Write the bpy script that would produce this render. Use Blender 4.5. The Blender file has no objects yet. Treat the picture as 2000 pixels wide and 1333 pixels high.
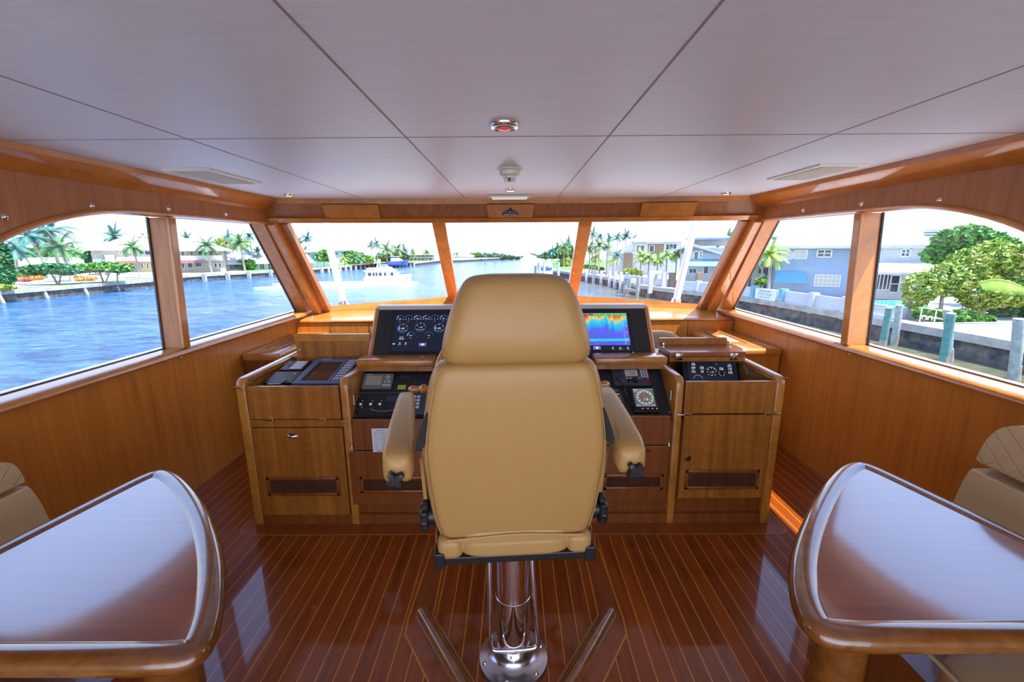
import bpy, bmesh, math, random
import numpy as np
from mathutils import Matrix, Vector
R_ = random.Random(7)
rad = math.radians
PI = math.pi
sc = bpy.context.scene
COL = sc.collection

# ------------------------------------------------------------------ camera
F_PX, CAM_H = 850.0, 1.65
cd = bpy.data.cameras.new('camera'); cam = bpy.data.objects.new('camera', cd); COL.objects.link(cam)
cd.sensor_width = 36.0; cd.lens = F_PX / 2000.0 * 36.0; cd.clip_start = 0.02; cd.clip_end = 3000
CAM_R = Matrix.Rotation(rad(0.3), 4, 'Z') @ Matrix.Rotation(PI/2 - rad(11.9), 4, 'X') @ Matrix.Rotation(rad(-0.35), 4, 'Z')
cam.matrix_world = Matrix.Translation((0, 0, CAM_H)) @ CAM_R
sc.camera = cam

# ------------------------------------------------------------------ sky, sun, exposure
sc.view_settings.view_transform = 'Standard'; sc.view_settings.look = 'None'
sc.view_settings.gamma = 1.0; sc.view_settings.use_curve_mapping = False
sc.view_settings.exposure = 0.05
sc.cycles.use_denoising = True
sc.cycles.max_bounces = 10; sc.cycles.diffuse_bounces = 5; sc.cycles.glossy_bounces = 4
sc.cycles.transparent_max_bounces = 16; sc.cycles.sample_clamp_indirect = 8.0
SKY = 2.8
w = bpy.data.worlds.new('sky'); sc.world = w; w.use_nodes = True
nt = w.node_tree; nt.nodes.clear()
tc = nt.nodes.new('ShaderNodeTexCoord'); sx = nt.nodes.new('ShaderNodeSeparateXYZ')
rp = nt.nodes.new('ShaderNodeValToRGB'); bg = nt.nodes.new('ShaderNodeBackground'); wo = nt.nodes.new('ShaderNodeOutputWorld')
nt.links.new(tc.outputs['Generated'], sx.inputs[0]); nt.links.new(sx.outputs['Z'], rp.inputs[0])
nt.links.new(rp.outputs[0], bg.inputs[0]); nt.links.new(bg.outputs[0], wo.inputs[0])
e = rp.color_ramp.elements
e[0].position = 0.0; e[0].color = (0.86, 0.90, 0.96, 1)
e[1].position = 0.85; e[1].color = (0.20, 0.42, 0.95, 1)
q = e.new(0.20); q.color = (0.80, 0.88, 1.0, 1)
q = e.new(0.40); q.color = (0.48, 0.66, 1.10, 1)
bg.inputs[1].default_value = SKY
sl = bpy.data.lights.new('sun', 'SUN'); sl.energy = 13.0; sl.angle = rad(0.6); sl.color = (1.0, 0.94, 0.84)
so = bpy.data.objects.new('sun', sl); COL.objects.link(so)
TO_SUN = Vector((0.40, -0.19, 1.0)).normalized()
so.rotation_euler = TO_SUN.to_track_quat('Z', 'Y').to_euler(); so.location = (20, -10, 40)
# added lamp filling the interior from the unseen open aft end
al = bpy.data.lights.new('aft_fill', 'AREA'); al.shape = 'RECTANGLE'; al.size = 4.2; al.size_y = 1.9; al.energy = 22.0
al.color = (0.93, 0.95, 1.0)
ao = bpy.data.objects.new('aft_fill', al); COL.objects.link(ao)
ao.location = (0, -2.9, 1.1); ao.rotation_euler = (PI/2, 0, 0)

# ------------------------------------------------------------------ helpers
def ray(px, py): return (CAM_R.to_3x3() @ Vector(((px-1000)/F_PX, -(py-666.5)/F_PX, -1.0)))
C0 = Vector((0, 0, CAM_H))
def onX(px, py, x): d = ray(px, py); return C0 + d * (x / d.x)
def onY(px, py, y): d = ray(px, py); return C0 + d * (y / d.y)
def onZ(px, py, z): d = ray(px, py); return C0 + d * ((z - CAM_H) / d.z)

class MB:
    def __init__(s): s.bm = bmesh.new()
    def _add(s, vs, fs, M=None):
        v = [s.bm.verts.new(M @ Vector(p) if M else p) for p in vs]
        out = []
        for f in fs:
            try: out.append(s.bm.faces.new([v[i] for i in f]))
            except ValueError: pass
        return v, out
    def box(s, x0, x1, y0, y1, z0, z1, M=None, bev=0.0, seg=2):
        vs = [(x, y, z) for z in (z0, z1) for y in (y0, y1) for x in (x0, x1)]
        fs = [(0,2,3,1), (4,5,7,6), (0,1,5,4), (2,6,7,3), (0,4,6,2), (1,3,7,5)]
        v, f = s._add(vs, fs, M)
        if bev > 0:
            ed = list({e for ff in f for e in ff.edges})
            bmesh.ops.bevel(s.bm, geom=ed, offset=bev, segments=seg, affect='EDGES', profile=0.5, clamp_overlap=True)
        return s
    def prism(s, pts, axis, a0, a1, M=None, bev=0.0, seg=2):
        n = len(pts)
        def mk(p, a):
            return (a, p[0], p[1]) if axis == 'x' else ((p[0], a, p[1]) if axis == 'y' else (p[0], p[1], a))
        vs = [mk(p, a0) for p in pts] + [mk(p, a1) for p in pts]
        fs = [tuple(range(n))[::-1], tuple(range(n, 2*n))] + [(i, (i+1) % n, n+(i+1) % n, n+i) for i in range(n)]
        v, f = s._add(vs, fs, M)
        caps = [f[0], f[1]]
        if bev > 0:
            ed = list({e for c in caps for e in c.edges})
            r = bmesh.ops.bevel(s.bm, geom=ed, offset=bev, segments=seg, affect='EDGES', profile=0.5, clamp_overlap=True)
        return s
    def tube(s, pts, r, n=8, cap=True, M=None, closed=False):
        P = [Vector(p) for p in pts]; m = len(P); rs = r if isinstance(r, (list, tuple)) else [r]*m
        rings = []; up = None
        for i in range(m):
            a = P[(i-1) % m] if (i > 0 or closed) else P[i]; b = P[(i+1) % m] if (i < m-1 or closed) else P[i]
            t = (b - a).normalized() if (b-a).length > 1e-9 else Vector((0, 0, 1))
            if up is None:
                up = Vector((0, 0, 1)) if abs(t.z) < 0.9 else Vector((1, 0, 0))
            sd = t.cross(up).normalized(); up = sd.cross(t).normalized()
            rings.append([P[i] + (sd*math.cos(2*PI*k/n) + up*math.sin(2*PI*k/n))*rs[i] for k in range(n)])
        vs = [p for rg in rings for p in rg]; fs = []
        for i in range(m if closed else m-1):
            j = (i+1) % m
            for k in range(n): fs.append((i*n+k, i*n+(k+1) % n, j*n+(k+1) % n, j*n+k))
        if cap and not closed: fs += [tuple(range(n))[::-1], tuple(range((m-1)*n, m*n))]
        s._add(vs, fs, M); return s
    def beam(s, p0, p1, wd, dp, side, bev=0.0):
        p0, p1 = Vector(p0), Vector(p1); t = (p1-p0).normalized(); sd = Vector(side); sd = (sd - t*sd.dot(t)).normalized(); u = t.cross(sd)
        M = Matrix(((sd.x, u.x, t.x, p0.x), (sd.y, u.y, t.y, p0.y), (sd.z, u.z, t.z, p0.z), (0, 0, 0, 1)))
        return s.box(-wd/2, wd/2, -dp/2, dp/2, 0, (p1-p0).length, M, bev)
    def lathe(s, prof, c=(0,0,0), axis=(0,0,1), n=24, M=None):
        q = Vector(axis).to_track_quat('Z', 'Y').to_matrix().to_4x4(); T = Matrix.Translation(c) @ q
        if M: T = M @ T
        vs = [(r*math.cos(2*PI*k/n), r*math.sin(2*PI*k/n), h) for r, h in prof for k in range(n)]; m = len(prof)
        fs = [(i*n+k, i*n+(k+1) % n, (i+1)*n+(k+1) % n, (i+1)*n+k) for i in range(m-1) for k in range(n)]
        fs += [tuple(range(n))[::-1], tuple(range((m-1)*n, m*n))]
        s._add(vs, fs, T); return s
    def loft(s, rings, M=None, cap=True):
        n = len(rings[0]); vs = [p for rg in rings for p in rg]
        fs = [(i*n+k, i*n+(k+1) % n, (i+1)*n+(k+1) % n, (i+1)*n+k) for i in range(len(rings)-1) for k in range(n)]
        if cap: fs += [tuple(range(n))[::-1], tuple(range((len(rings)-1)*n, len(rings)*n))]
        s._add(vs, fs, M); return s
    def cushion(s, c, h, p=4.0, n=14, M=None):
        T = Matrix.Translation(c); T = (M @ T) if M else T
        vs, fs, idx = [], [], {}
        def vid(u):
            k = tuple(round(x, 5) for x in u)
            if k not in idx:
                l = sum(abs(x)**p for x in u)**(1.0/p)
                idx[k] = len(vs); vs.append((u[0]/l*h[0], u[1]/l*h[1], u[2]/l*h[2]))
            return idx[k]
        for ax in range(3):
            for sg in (-1, 1):
                for i in range(n):
                    for j in range(n):
                        def mk(a, b):
                            u = [0, 0, 0]; u[ax] = sg; u[(ax+1) % 3] = math.tan((2*a/n-1)*PI/4); u[(ax+2) % 3] = math.tan((2*b/n-1)*PI/4); return u
                        f = [vid(mk(i, j)), vid(mk(i+1, j)), vid(mk(i+1, j+1)), vid(mk(i, j+1))]
                        fs.append(f if sg > 0 else f[::-1])
        s._add(vs, fs, T); return s
    def quad(s, a, b, c, d): s._add([a, b, c, d], [(0, 1, 2, 3)]); return s
    def poly(s, pts, M=None): s._add(pts, [tuple(range(len(pts)))], M); return s

WM = {}
def link(o, parent):
    COL.objects.link(o)
    if parent is not None: o.parent = parent
def obj(name, mb, mat, parent=None, smooth=False, label=None, local=False, ang=40):
    Wp = WM.get(parent.name, Matrix()) if parent is not None else Matrix()
    if parent is not None and not local: mb.bm.transform(Wp.inverted())
    if len(mb.bm.faces): 
        big = [f for f in mb.bm.faces if len(f.verts) > 4]
        if big: bmesh.ops.triangulate(mb.bm, faces=big)
        bmesh.ops.recalc_face_normals(mb.bm, faces=mb.bm.faces)
    me = bpy.data.meshes.new(name); mb.bm.to_mesh(me); mb.bm.free()
    me.materials.append(mat)
    if smooth:
        me.polygons.foreach_set('use_smooth', [True]*len(me.polygons))
        me.set_sharp_from_angle(angle=rad(ang))
    o = bpy.data.objects.new(name, me); link(o, parent); WM[o.name] = Wp
    if label: o['label'] = label
    return o
def tag(o, label, cat, group=None, kind=None):
    o['label'] = label; o['category'] = cat
    if group: o['group'] = group
    if kind: o['kind'] = kind
    return o
def struct(name, mb, mat, parent=None, smooth=False):
    o = obj(name, mb, mat, parent, smooth)
    if parent is None: o['kind'] = 'structure'
    return o
def thing(name, label, cat, loc=(0,0,0), rz=0.0, group=None):
    o = bpy.data.objects.new(name, None); COL.objects.link(o); o.location = loc; o.rotation_euler = (0, 0, rz)
    o.empty_display_size = 0.1
    WM[o.name] = Matrix.Translation(loc) @ Matrix.Rotation(rz, 4, 'Z')
    return tag(o, label, cat, group)
def frame(o, v, u=(1, 0, 0)):
    u = Vector(u).normalized(); v = Vector(v).normalized(); n = u.cross(v)
    return Matrix(((u.x, v.x, n.x, o[0]), (u.y, v.y, n.y, o[1]), (u.z, v.z, n.z, o[2]), (0, 0, 0, 1)))
def text_mb(items, M, mb=None):
    """items: (string, u, v, size, align)"""
    mb = mb or MB()
    for it in items:
        st, u, v, size = it[:4]; al_ = it[4] if len(it) > 4 else 'CENTER'
        c = bpy.data.curves.new('t', 'FONT'); c.body = st; c.size = size; c.align_x = al_; c.align_y = 'CENTER'; c.resolution_u = 2
        o = bpy.data.objects.new('t', c); COL.objects.link(o)
        me = bpy.data.meshes.new_from_object(o)
        me.transform(M @ Matrix.Translation((u, v, 0)))
        mb.bm.from_mesh(me)
        bpy.data.objects.remove(o); bpy.data.curves.remove(c); bpy.data.meshes.remove(me)
    return mb
def catmull(pts, n=6, closed=True):
    out = []; m = len(pts)
    for i in range(m if closed else m-1):
        g = lambda k: Vector(pts[k % m]) if closed else Vector(pts[max(0, min(m-1, k))])
        p0, p1, p2, p3 = g(i-1), g(i), g(i+1), g(i+2)
        for k in range(n):
            t = k/n
            out.append(0.5*((2*p1) + (p2-p0)*t + (2*p0-5*p1+4*p2-p3)*t*t + (3*p1-p0-3*p2+p3)*t**3))
    if not closed: out.append(Vector(pts[-1]))
    return out
def offset(poly, d):
    n = len(poly); A = sum(poly[i][0]*poly[(i+1) % n][1]-poly[(i+1) % n][0]*poly[i][1] for i in range(n)); sg = 1 if A > 0 else -1
    out = []
    for i in range(n):
        a, b, c = Vector(poly[i-1][:2]), Vector(poly[i][:2]), Vector(poly[(i+1) % n][:2])
        t1 = (b-a).normalized(); t2 = (c-b).normalized(); n1 = Vector((-t1.y, t1.x))*sg; n2 = Vector((-t2.y, t2.x))*sg
        m = n1+n2; m = m.normalized(); k = max(0.35, m.dot(n1))
        p = b + m*(d/k); out.append((p.x, p.y))
    return out

# ------------------------------------------------------------------ materials
def pbsdf(name, col, rough=0.5, metal=0.0, coat=0.0, spec=0.5, emit=None, es=1.0, alpha=None):
    m = bpy.data.materials.new(name); m.use_nodes = True; b = m.node_tree.nodes['Principled BSDF']
    b.inputs['Base Color'].default_value = (*col, 1); b.inputs['Roughness'].default_value = rough; b.inputs['Metallic'].default_value = metal
    b.inputs['Coat Weight'].default_value = coat; b.inputs['Coat Roughness'].default_value = 0.06; b.inputs['Specular IOR Level'].default_value = spec
    if emit: b.inputs['Emission Color'].default_value = (*emit, 1); b.inputs['Emission Strength'].default_value = es
    return m
def N(m, t, **kw):
    n = m.node_tree.nodes.new(t)
    for k, v in kw.items(): setattr(n, k, v)
    return n
def L(m, a, b): m.node_tree.links.new(a, b)
def B(m): return m.node_tree.nodes['Principled BSDF']
def ramp(m, fac, stops):
    r = N(m, 'ShaderNodeValToRGB'); el = r.color_ramp.elements
    el[0].position, el[0].color = stops[0][0], (*stops[0][1], 1); el[1].position, el[1].color = stops[-1][0], (*stops[-1][1], 1)
    for p, c in stops[1:-1]: x = el.new(p); x.color = (*c, 1)
    L(m, fac, r.inputs[0]); return r.outputs[0]
def coords(m, scale=(1, 1, 1)):
    t = N(m, 'ShaderNodeTexCoord'); mp = N(m, 'ShaderNodeMapping'); mp.inputs['Scale'].default_value = scale
    L(m, t.outputs['Object'], mp.inputs[0]); return mp.outputs[0]
def noise(m, vec, sc_=1.0, det=4, rough=0.6, dist=0.0):
    n = N(m, 'ShaderNodeTexNoise'); n.inputs['Scale'].default_value = sc_; n.inputs['Detail'].default_value = det
    n.inputs['Roughness'].default_value = rough; n.inputs['Distortion'].default_value = dist; L(m, vec, n.inputs['Vector']); return n.outputs[0]
def bump(m, h, st=0.1, dist=0.01):
    b = N(m, 'ShaderNodeBump'); b.inputs['Strength'].default_value = st; b.inputs['Distance'].default_value = dist
    L(m, h, b.inputs['Height']); L(m, b.outputs[0], B(m).inputs['Normal'])
def wood(name, c0, c1, c2, grain=(30, 30, 1.6), rough=0.35, coat=0.5, figure=0.0):
    m = pbsdf(name, c1, rough, coat=coat)
    g = noise(m, coords(m, grain), 1.0, 6, 0.65, 0.4)
    v = ramp(m, g, [(0.3, c0), (0.5, c1), (0.72, c2)])
    if figure:
        f = noise(m, coords(m, (14, 14, 42)), 1.0, 2, 0.5, 1.2); big = noise(m, coords(m, (7, 7, .5)), 1.0, 3)
        mx = N(m, 'ShaderNodeMix', data_type='RGBA', blend_type='MULTIPLY'); mx.inputs[0].default_value = figure
        fr = ramp(m, f, [(0.35, (0.80, 0.78, 0.74)), (0.65, (1.08, 1.06, 1.04))])
        L(m, v, mx.inputs[6]); L(m, fr, mx.inputs[7])
        mx2 = N(m, 'ShaderNodeMix', data_type='RGBA', blend_type='MULTIPLY'); mx2.inputs[0].default_value = 0.5
        L(m, mx.outputs[2], mx2.inputs[6]); L(m, ramp(m, big, [(0.3, (0.75, 0.72, 0.7)), (0.7, (1.1, 1.1, 1.1))]), mx2.inputs[7]); v = mx2.outputs[2]
    L(m, v, B(m).inputs['Base Color'])
    return m
M = {}
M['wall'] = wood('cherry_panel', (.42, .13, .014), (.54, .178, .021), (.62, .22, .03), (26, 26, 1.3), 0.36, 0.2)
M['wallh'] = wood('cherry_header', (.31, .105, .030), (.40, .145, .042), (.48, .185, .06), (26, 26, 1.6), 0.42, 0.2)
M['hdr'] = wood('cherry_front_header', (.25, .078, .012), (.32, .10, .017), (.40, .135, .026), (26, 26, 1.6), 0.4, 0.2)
M['trim'] = wood('cherry_trim', (.42, .14, .024), (.52, .185, .034), (.60, .235, .05), (8, 8, 8), 0.28, 0.6)
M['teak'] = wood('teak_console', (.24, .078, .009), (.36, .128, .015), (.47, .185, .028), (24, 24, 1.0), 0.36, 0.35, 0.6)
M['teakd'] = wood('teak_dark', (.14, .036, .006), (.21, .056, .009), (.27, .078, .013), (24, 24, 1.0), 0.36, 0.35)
M['teakt'] = wood('teak_edge', (.35, .125, .018), (.46, .18, .027), (.54, .235, .042), (9, 9, 9), 0.25, 0.7)
M['table'] = wood('varnished_table', (.22, .050, .014), (.28, .068, .018), (.33, .085, .024), (2.0, 30, 10), 0.3, 1.0)
B(M['table']).inputs['Coat IOR'].default_value = 2.1; B(M['table']).inputs['Coat Roughness'].default_value = 0.09
M['tablee'] = wood('varnished_table_edge', (.15, .048, .007), (.21, .072, .011), (.28, .105, .018), (14, 14, 20), 0.22, 1.0)
B(M['tablee']).inputs['Coat IOR'].default_value = 1.65
M['inlay'] = pbsdf('pale_inlay', (.60, .21, .02), 0.3, coat=0.6)
M['border'] = wood('floor_border_wood', (.17, .034, .004), (.25, .052, .006), (.30, .07, .009), (20, 1.5, 20), 0.3, 0.8)
M['leather'] = pbsdf('tan_leather', (.47, .28, .095), 0.42, coat=0.05)
h = noise(M['leather'], coords(M['leather']), 220, 3); bump(M['leather'], h, 0.12, 0.004)
M['leatherb'] = pbsdf('beige_leather', (.54, .38, .21), 0.42)
h = noise(M['leatherb'], coords(M['leatherb']), 180, 3); bump(M['leatherb'], h, 0.12, 0.004)
M['quilt'] = pbsdf('beige_quilted_leather', (.55, .39, .22), 0.42)
def quilt(m):
    t = N(m, 'ShaderNodeTexCoord'); s_ = N(m, 'ShaderNodeSeparateXYZ'); L(m, t.outputs['Object'], s_.inputs[0])
    outs = []
    for sg in (1, -1):
        a = N(m, 'ShaderNodeMath', operation='MULTIPLY_ADD'); L(m, s_.outputs['Z'], a.inputs[0]); a.inputs[1].default_value = sg; L(m, s_.outputs['Y'], a.inputs[2])
        b = N(m, 'ShaderNodeMath', operation='MULTIPLY'); L(m, a.outputs[0], b.inputs[0]); b.inputs[1].default_value = 13.0
        c = N(m, 'ShaderNodeMath', operation='PINGPONG'); L(m, b.outputs[0], c.inputs[0]); c.inputs[1].default_value = 0.5
        outs.append(c.outputs[0])
    mn = N(m, 'ShaderNodeMath', operation='MINIMUM'); L(m, outs[0], mn.inputs[0]); L(m, outs[1], mn.inputs[1])
    rr = N(m, 'ShaderNodeMapRange'); L(m, mn.outputs[0], rr.inputs[0]); rr.inputs[2].default_value = 0.06
    bump(m, rr.outputs[0], 0.6, 0.006)
quilt(M['quilt'])
M['piping'] = pbsdf('tan_piping', (.50, .30, .12), 0.5)
M['ceil'] = pbsdf('ceiling_vinyl', (.80, .78, .80), 0.42, spec=0.35)
g = noise(M['ceil'], coords(M['ceil'], (6, 90, 6)), 1.0, 5, 0.7)
L(M['ceil'], ramp(M['ceil'], g, [(0.3, (.67, .735, .88)), (0.7, (.74, .80, .94))]), B(M['ceil']).inputs['Base Color'])
bump(M['ceil'], g, 0.08, 0.004)
M['seam'] = pbsdf('ceiling_seam', (.30, .27, .27), 0.6)
M['white'] = pbsdf('white_gelcoat', (.82, .82, .80), 0.3)
M['cream'] = pbsdf('cream_plastic', (.72, .70, .62), 0.45)
M['grille'] = pbsdf('grille_cloth', (.48, .47, .42), 0.8)
M['chrome'] = pbsdf('chrome', (.80, .81, .84), 0.08, metal=1.0)
M['steel'] = pbsdf('brushed_steel', (.62, .62, .66), 0.22, metal=1.0)
M['black'] = pbsdf('black_plastic', (.012, .013, .017), 0.35)
M['blackm'] = pbsdf('black_satin_panel', (.016, .017, .022), 0.5)
M['navy'] = pbsdf('dark_blue_grey_plastic', (.035, .05, .085), 0.4)
M['bluegrey'] = pbsdf('blue_grey_bezel', (.085, .13, .24), 0.4)
M['grey'] = pbsdf('grey_plastic', (.14, .16, .19), 0.45)
M['podtrim'] = pbsdf('pale_grey_trim', (.62, .60, .62), 0.35)
M['paper'] = pbsdf('printed_paper', (.74, .76, .86), 0.7)
M['ink'] = pbsdf('blue_black_ink', (.05, .06, .14), 0.7)
M['rubber'] = pbsdf('black_rubber', (.01, .01, .012), 0.7)
M['lcd'] = pbsdf('olive_lcd', (.30, .28, .20), 0.25, emit=(.30, .28, .20), es=0.08)
M['lcdd'] = pbsdf('dark_brown_screen', (.06, .035, .03), 0.08, spec=0.8)
M['lime'] = pbsdf('lime_label', (.45, .62, .04), 0.5)
M['redb'] = pbsdf('red_button', (.6, .03, .03), 0.4)
M['key'] = pbsdf('pale_key_print', (.55, .58, .66), 0.5)
def emis(name, col, s): return pbsdf(name, (0.0, 0.0, 0.0), 0.4, emit=col, es=s)
M['scr'] = emis('screen_navy', (.007, .010, .028), 1.0)
M['scrg'] = emis('screen_grey', (.11, .115, .12), 1.0)
M['ewhite'] = emis('screen_white', (.9, .95, 1.0), 1.0)
M['eblue'] = emis('screen_blue', (.12, .38, .9), 1.0)
M['ered'] = emis('screen_red', (.75, .06, .05), 1.0)
M['egreen'] = emis('screen_green', (.10, .5, .12), 1.0)
M['eviolet'] = emis('screen_violet', (.16, .18, .55), 1.0)
M['egold'] = emis('halogen_bulb', (1.0, .72, .25), 2.2)
M['ewht'] = emis('lens_white', (1.0, .97, .92), 0.55)
M['redlens'] = pbsdf('red_lens', (.75, .05, .03), 0.25, emit=(.8, .08, .04), es=0.35)
def sonar():
    m = pbsdf('sonar_picture', (0, 0, 0), 0.4); t = N(m, 'ShaderNodeTexCoord'); s_ = N(m, 'ShaderNodeSeparateXYZ'); L(m, t.outputs['UV'], s_.inputs[0])
    n1 = N(m, 'ShaderNodeTexNoise', noise_dimensions='1D'); n1.inputs['Scale'].default_value = 5.5; n1.inputs['Detail'].default_value = 6; L(m, s_.outputs['X'], n1.inputs['W'])
    cb = N(m, 'ShaderNodeCombineXYZ'); a = N(m, 'ShaderNodeMath', operation='MULTIPLY'); L(m, s_.outputs['X'], a.inputs[0]); a.inputs[1].default_value = 60; L(m, a.outputs[0], cb.inputs[0])
    b_ = N(m, 'ShaderNodeMath', operation='MULTIPLY'); L(m, s_.outputs['Y'], b_.inputs[0]); b_.inputs[1].default_value = 5; L(m, b_.outputs[0], cb.inputs[1])
    n2 = N(m, 'ShaderNodeTexNoise'); n2.inputs['Scale'].default_value = 1.0; n2.inputs['Detail'].default_value = 4; L(m, cb.outputs[0], n2.inputs['Vector'])
    # depth below surface band plus jagged profile
    k = N(m, 'ShaderNodeMath', operation='MULTIPLY_ADD'); L(m, n1.outputs[0], k.inputs[0]); k.inputs[1].default_value = 1.0; L(m, s_.outputs['Y'], k.inputs[2])
    k2 = N(m, 'ShaderNodeMath', operation='MULTIPLY_ADD'); L(m, n2.outputs[0], k2.inputs[0]); k2.inputs[1].default_value = 0.30; L(m, k.outputs[0], k2.inputs[2])


    mr = N(m, 'ShaderNodeMapRange'); L(m, k2.outputs[0], mr.inputs[0]); mr.inputs[1].default_value = 0.68; mr.inputs[2].default_value = 1.98
    c = ramp(m, mr.outputs[0], [(0.0, (.10, .11, .80)), (0.34, (.10, .14, .85)), (0.42, (.02, .42, .95)), (0.55, (.06, .62, .85)), (0.60, (.75, .70, .10)), (0.66, (.85, .35, .05)), (0.73, (.75, .04, .05)), (1.0, (.65, .02, .08))])
    # bottom echo band
    d1 = N(m, 'ShaderNodeMath', operation='SUBTRACT'); L(m, s_.outputs['Y'], d1.inputs[0]); d1.inputs[1].default_value = 0.16
    d2 = N(m, 'ShaderNodeMath', operation='ABSOLUTE'); L(m, d1.outputs[0], d2.inputs[0])
    d3 = N(m, 'ShaderNodeMath', operation='MULTIPLY_ADD'); L(m, n2.outputs[0], d3.inputs[0]); d3.inputs[1].default_value = -0.12; L(m, d2.outputs[0], d3.inputs[2])
    d4 = N(m, 'ShaderNodeMath', operation='LESS_THAN'); L(m, d3.outputs[0], d4.inputs[0]); d4.inputs[1].default_value = -0.022
    mx = N(m, 'ShaderNodeMix', data_type='RGBA'); L(m, d4.outputs[0], mx.inputs[0]); L(m, c, mx.inputs[6]); mx.inputs[7].default_value = (.03, .60, .88, 1)
    L(m, mx.outputs[2], B(m).inputs['Emission Color']); B(m).inputs['Emission Strength'].default_value = 1.0
    return m
M['sonar'] = sonar()
def floor_mat():
    m = pbsdf('teak_and_holly', (.2, .05, .012), 0.3, coat=0.65); B(m).inputs['Coat Roughness'].default_value = 0.05; B(m).inputs['Coat IOR'].default_value = 1.55; B(m).inputs['Specular IOR Level'].default_value = 0.2
    t = N(m, 'ShaderNodeTexCoord'); s_ = N(m, 'ShaderNodeSeparateXYZ'); L(m, t.outputs['Object'], s_.inputs[0])
    a = N(m, 'ShaderNodeMath', operation='MULTIPLY_ADD'); L(m, s_.outputs['X'], a.inputs[0]); a.inputs[1].default_value = 1/0.0705; a.inputs[2].default_value = 100.2
    fr = N(m, 'ShaderNodeMath', operation='FRACT'); L(m, a.outputs[0], fr.inputs[0]); fl = N(m, 'ShaderNodeMath', operation='FLOOR'); L(m, a.outputs[0], fl.inputs[0])
    lt = N(m, 'ShaderNodeMath', operation='LESS_THAN'); L(m, fr.outputs[0], lt.inputs[0]); lt.inputs[1].default_value = 0.075
    g = noise(m, coords(m, (40, 2.2, 1)), 1.0, 6, 0.65, 0.3); wn = N(m, 'ShaderNodeTexWhiteNoise', noise_dimensions='1D'); L(m, fl.outputs[0], wn.inputs['W'])
    c = ramp(m, g, [(0.3, (.17, .030, .003)), (0.5, (.245, .048, .005)), (0.72, (.31, .068, .008))])
    hs = N(m, 'ShaderNodeHueSaturation'); mr = N(m, 'ShaderNodeMapRange'); L(m, wn.outputs[0], mr.inputs[0]); mr.inputs[3].default_value = 0.82; mr.inputs[4].default_value = 1.18
    L(m, mr.outputs[0], hs.inputs['Value']); L(m, c, hs.inputs['Color'])
    mx = N(m, 'ShaderNodeMix', data_type='RGBA'); L(m, lt.outputs[0], mx.inputs[0]); L(m, hs.outputs[0], mx.inputs[6]); mx.inputs[7].default_value = (.60, .21, .02, 1)
    L(m, mx.outputs[2], B(m).inputs['Base Color'])
    wv = noise(m, coords(m), 2.2, 2); bump(m, wv, 0.05, 0.02)
    return m
M['floor'] = floor_mat()
def glass_mat(name, tint, refl):
    m = bpy.data.materials.new(name); m.use_nodes = True; nt = m.node_tree; nt.nodes.clear()
    o = nt.nodes.new('ShaderNodeOutputMaterial'); mx = nt.nodes.new('ShaderNodeMixShader'); t = nt.nodes.new('ShaderNodeBsdfTransparent'); g = nt.nodes.new('ShaderNodeBsdfGlossy')
    t.inputs[0].default_value = (*tint, 1); g.inputs['Roughness'].default_value = 0.02
    lw = nt.nodes.new('ShaderNodeLayerWeight'); lw.inputs[0].default_value = 0.5
    pw = nt.nodes.new('ShaderNodeMath'); pw.operation = 'POWER'; pw.inputs[1].default_value = 4.0
    mu = nt.nodes.new('ShaderNodeMath'); mu.operation = 'MULTIPLY_ADD'; mu.inputs[1].default_value = 0.35*refl; mu.inputs[2].default_value = 0.025*refl
    nt.links.new(lw.outputs['Facing'], pw.inputs[0]); nt.links.new(pw.outputs[0], mu.inputs[0])
    nt.links.new(mu.outputs[0], mx.inputs[0]); nt.links.new(t.outputs[0], mx.inputs[1]); nt.links.new(g.outputs[0], mx.inputs[2]); nt.links.new(mx.outputs[0], o.inputs[0])
    return m
M['glass'] = glass_mat('window_glass', (.90, .94, .96), 1.0)
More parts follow.
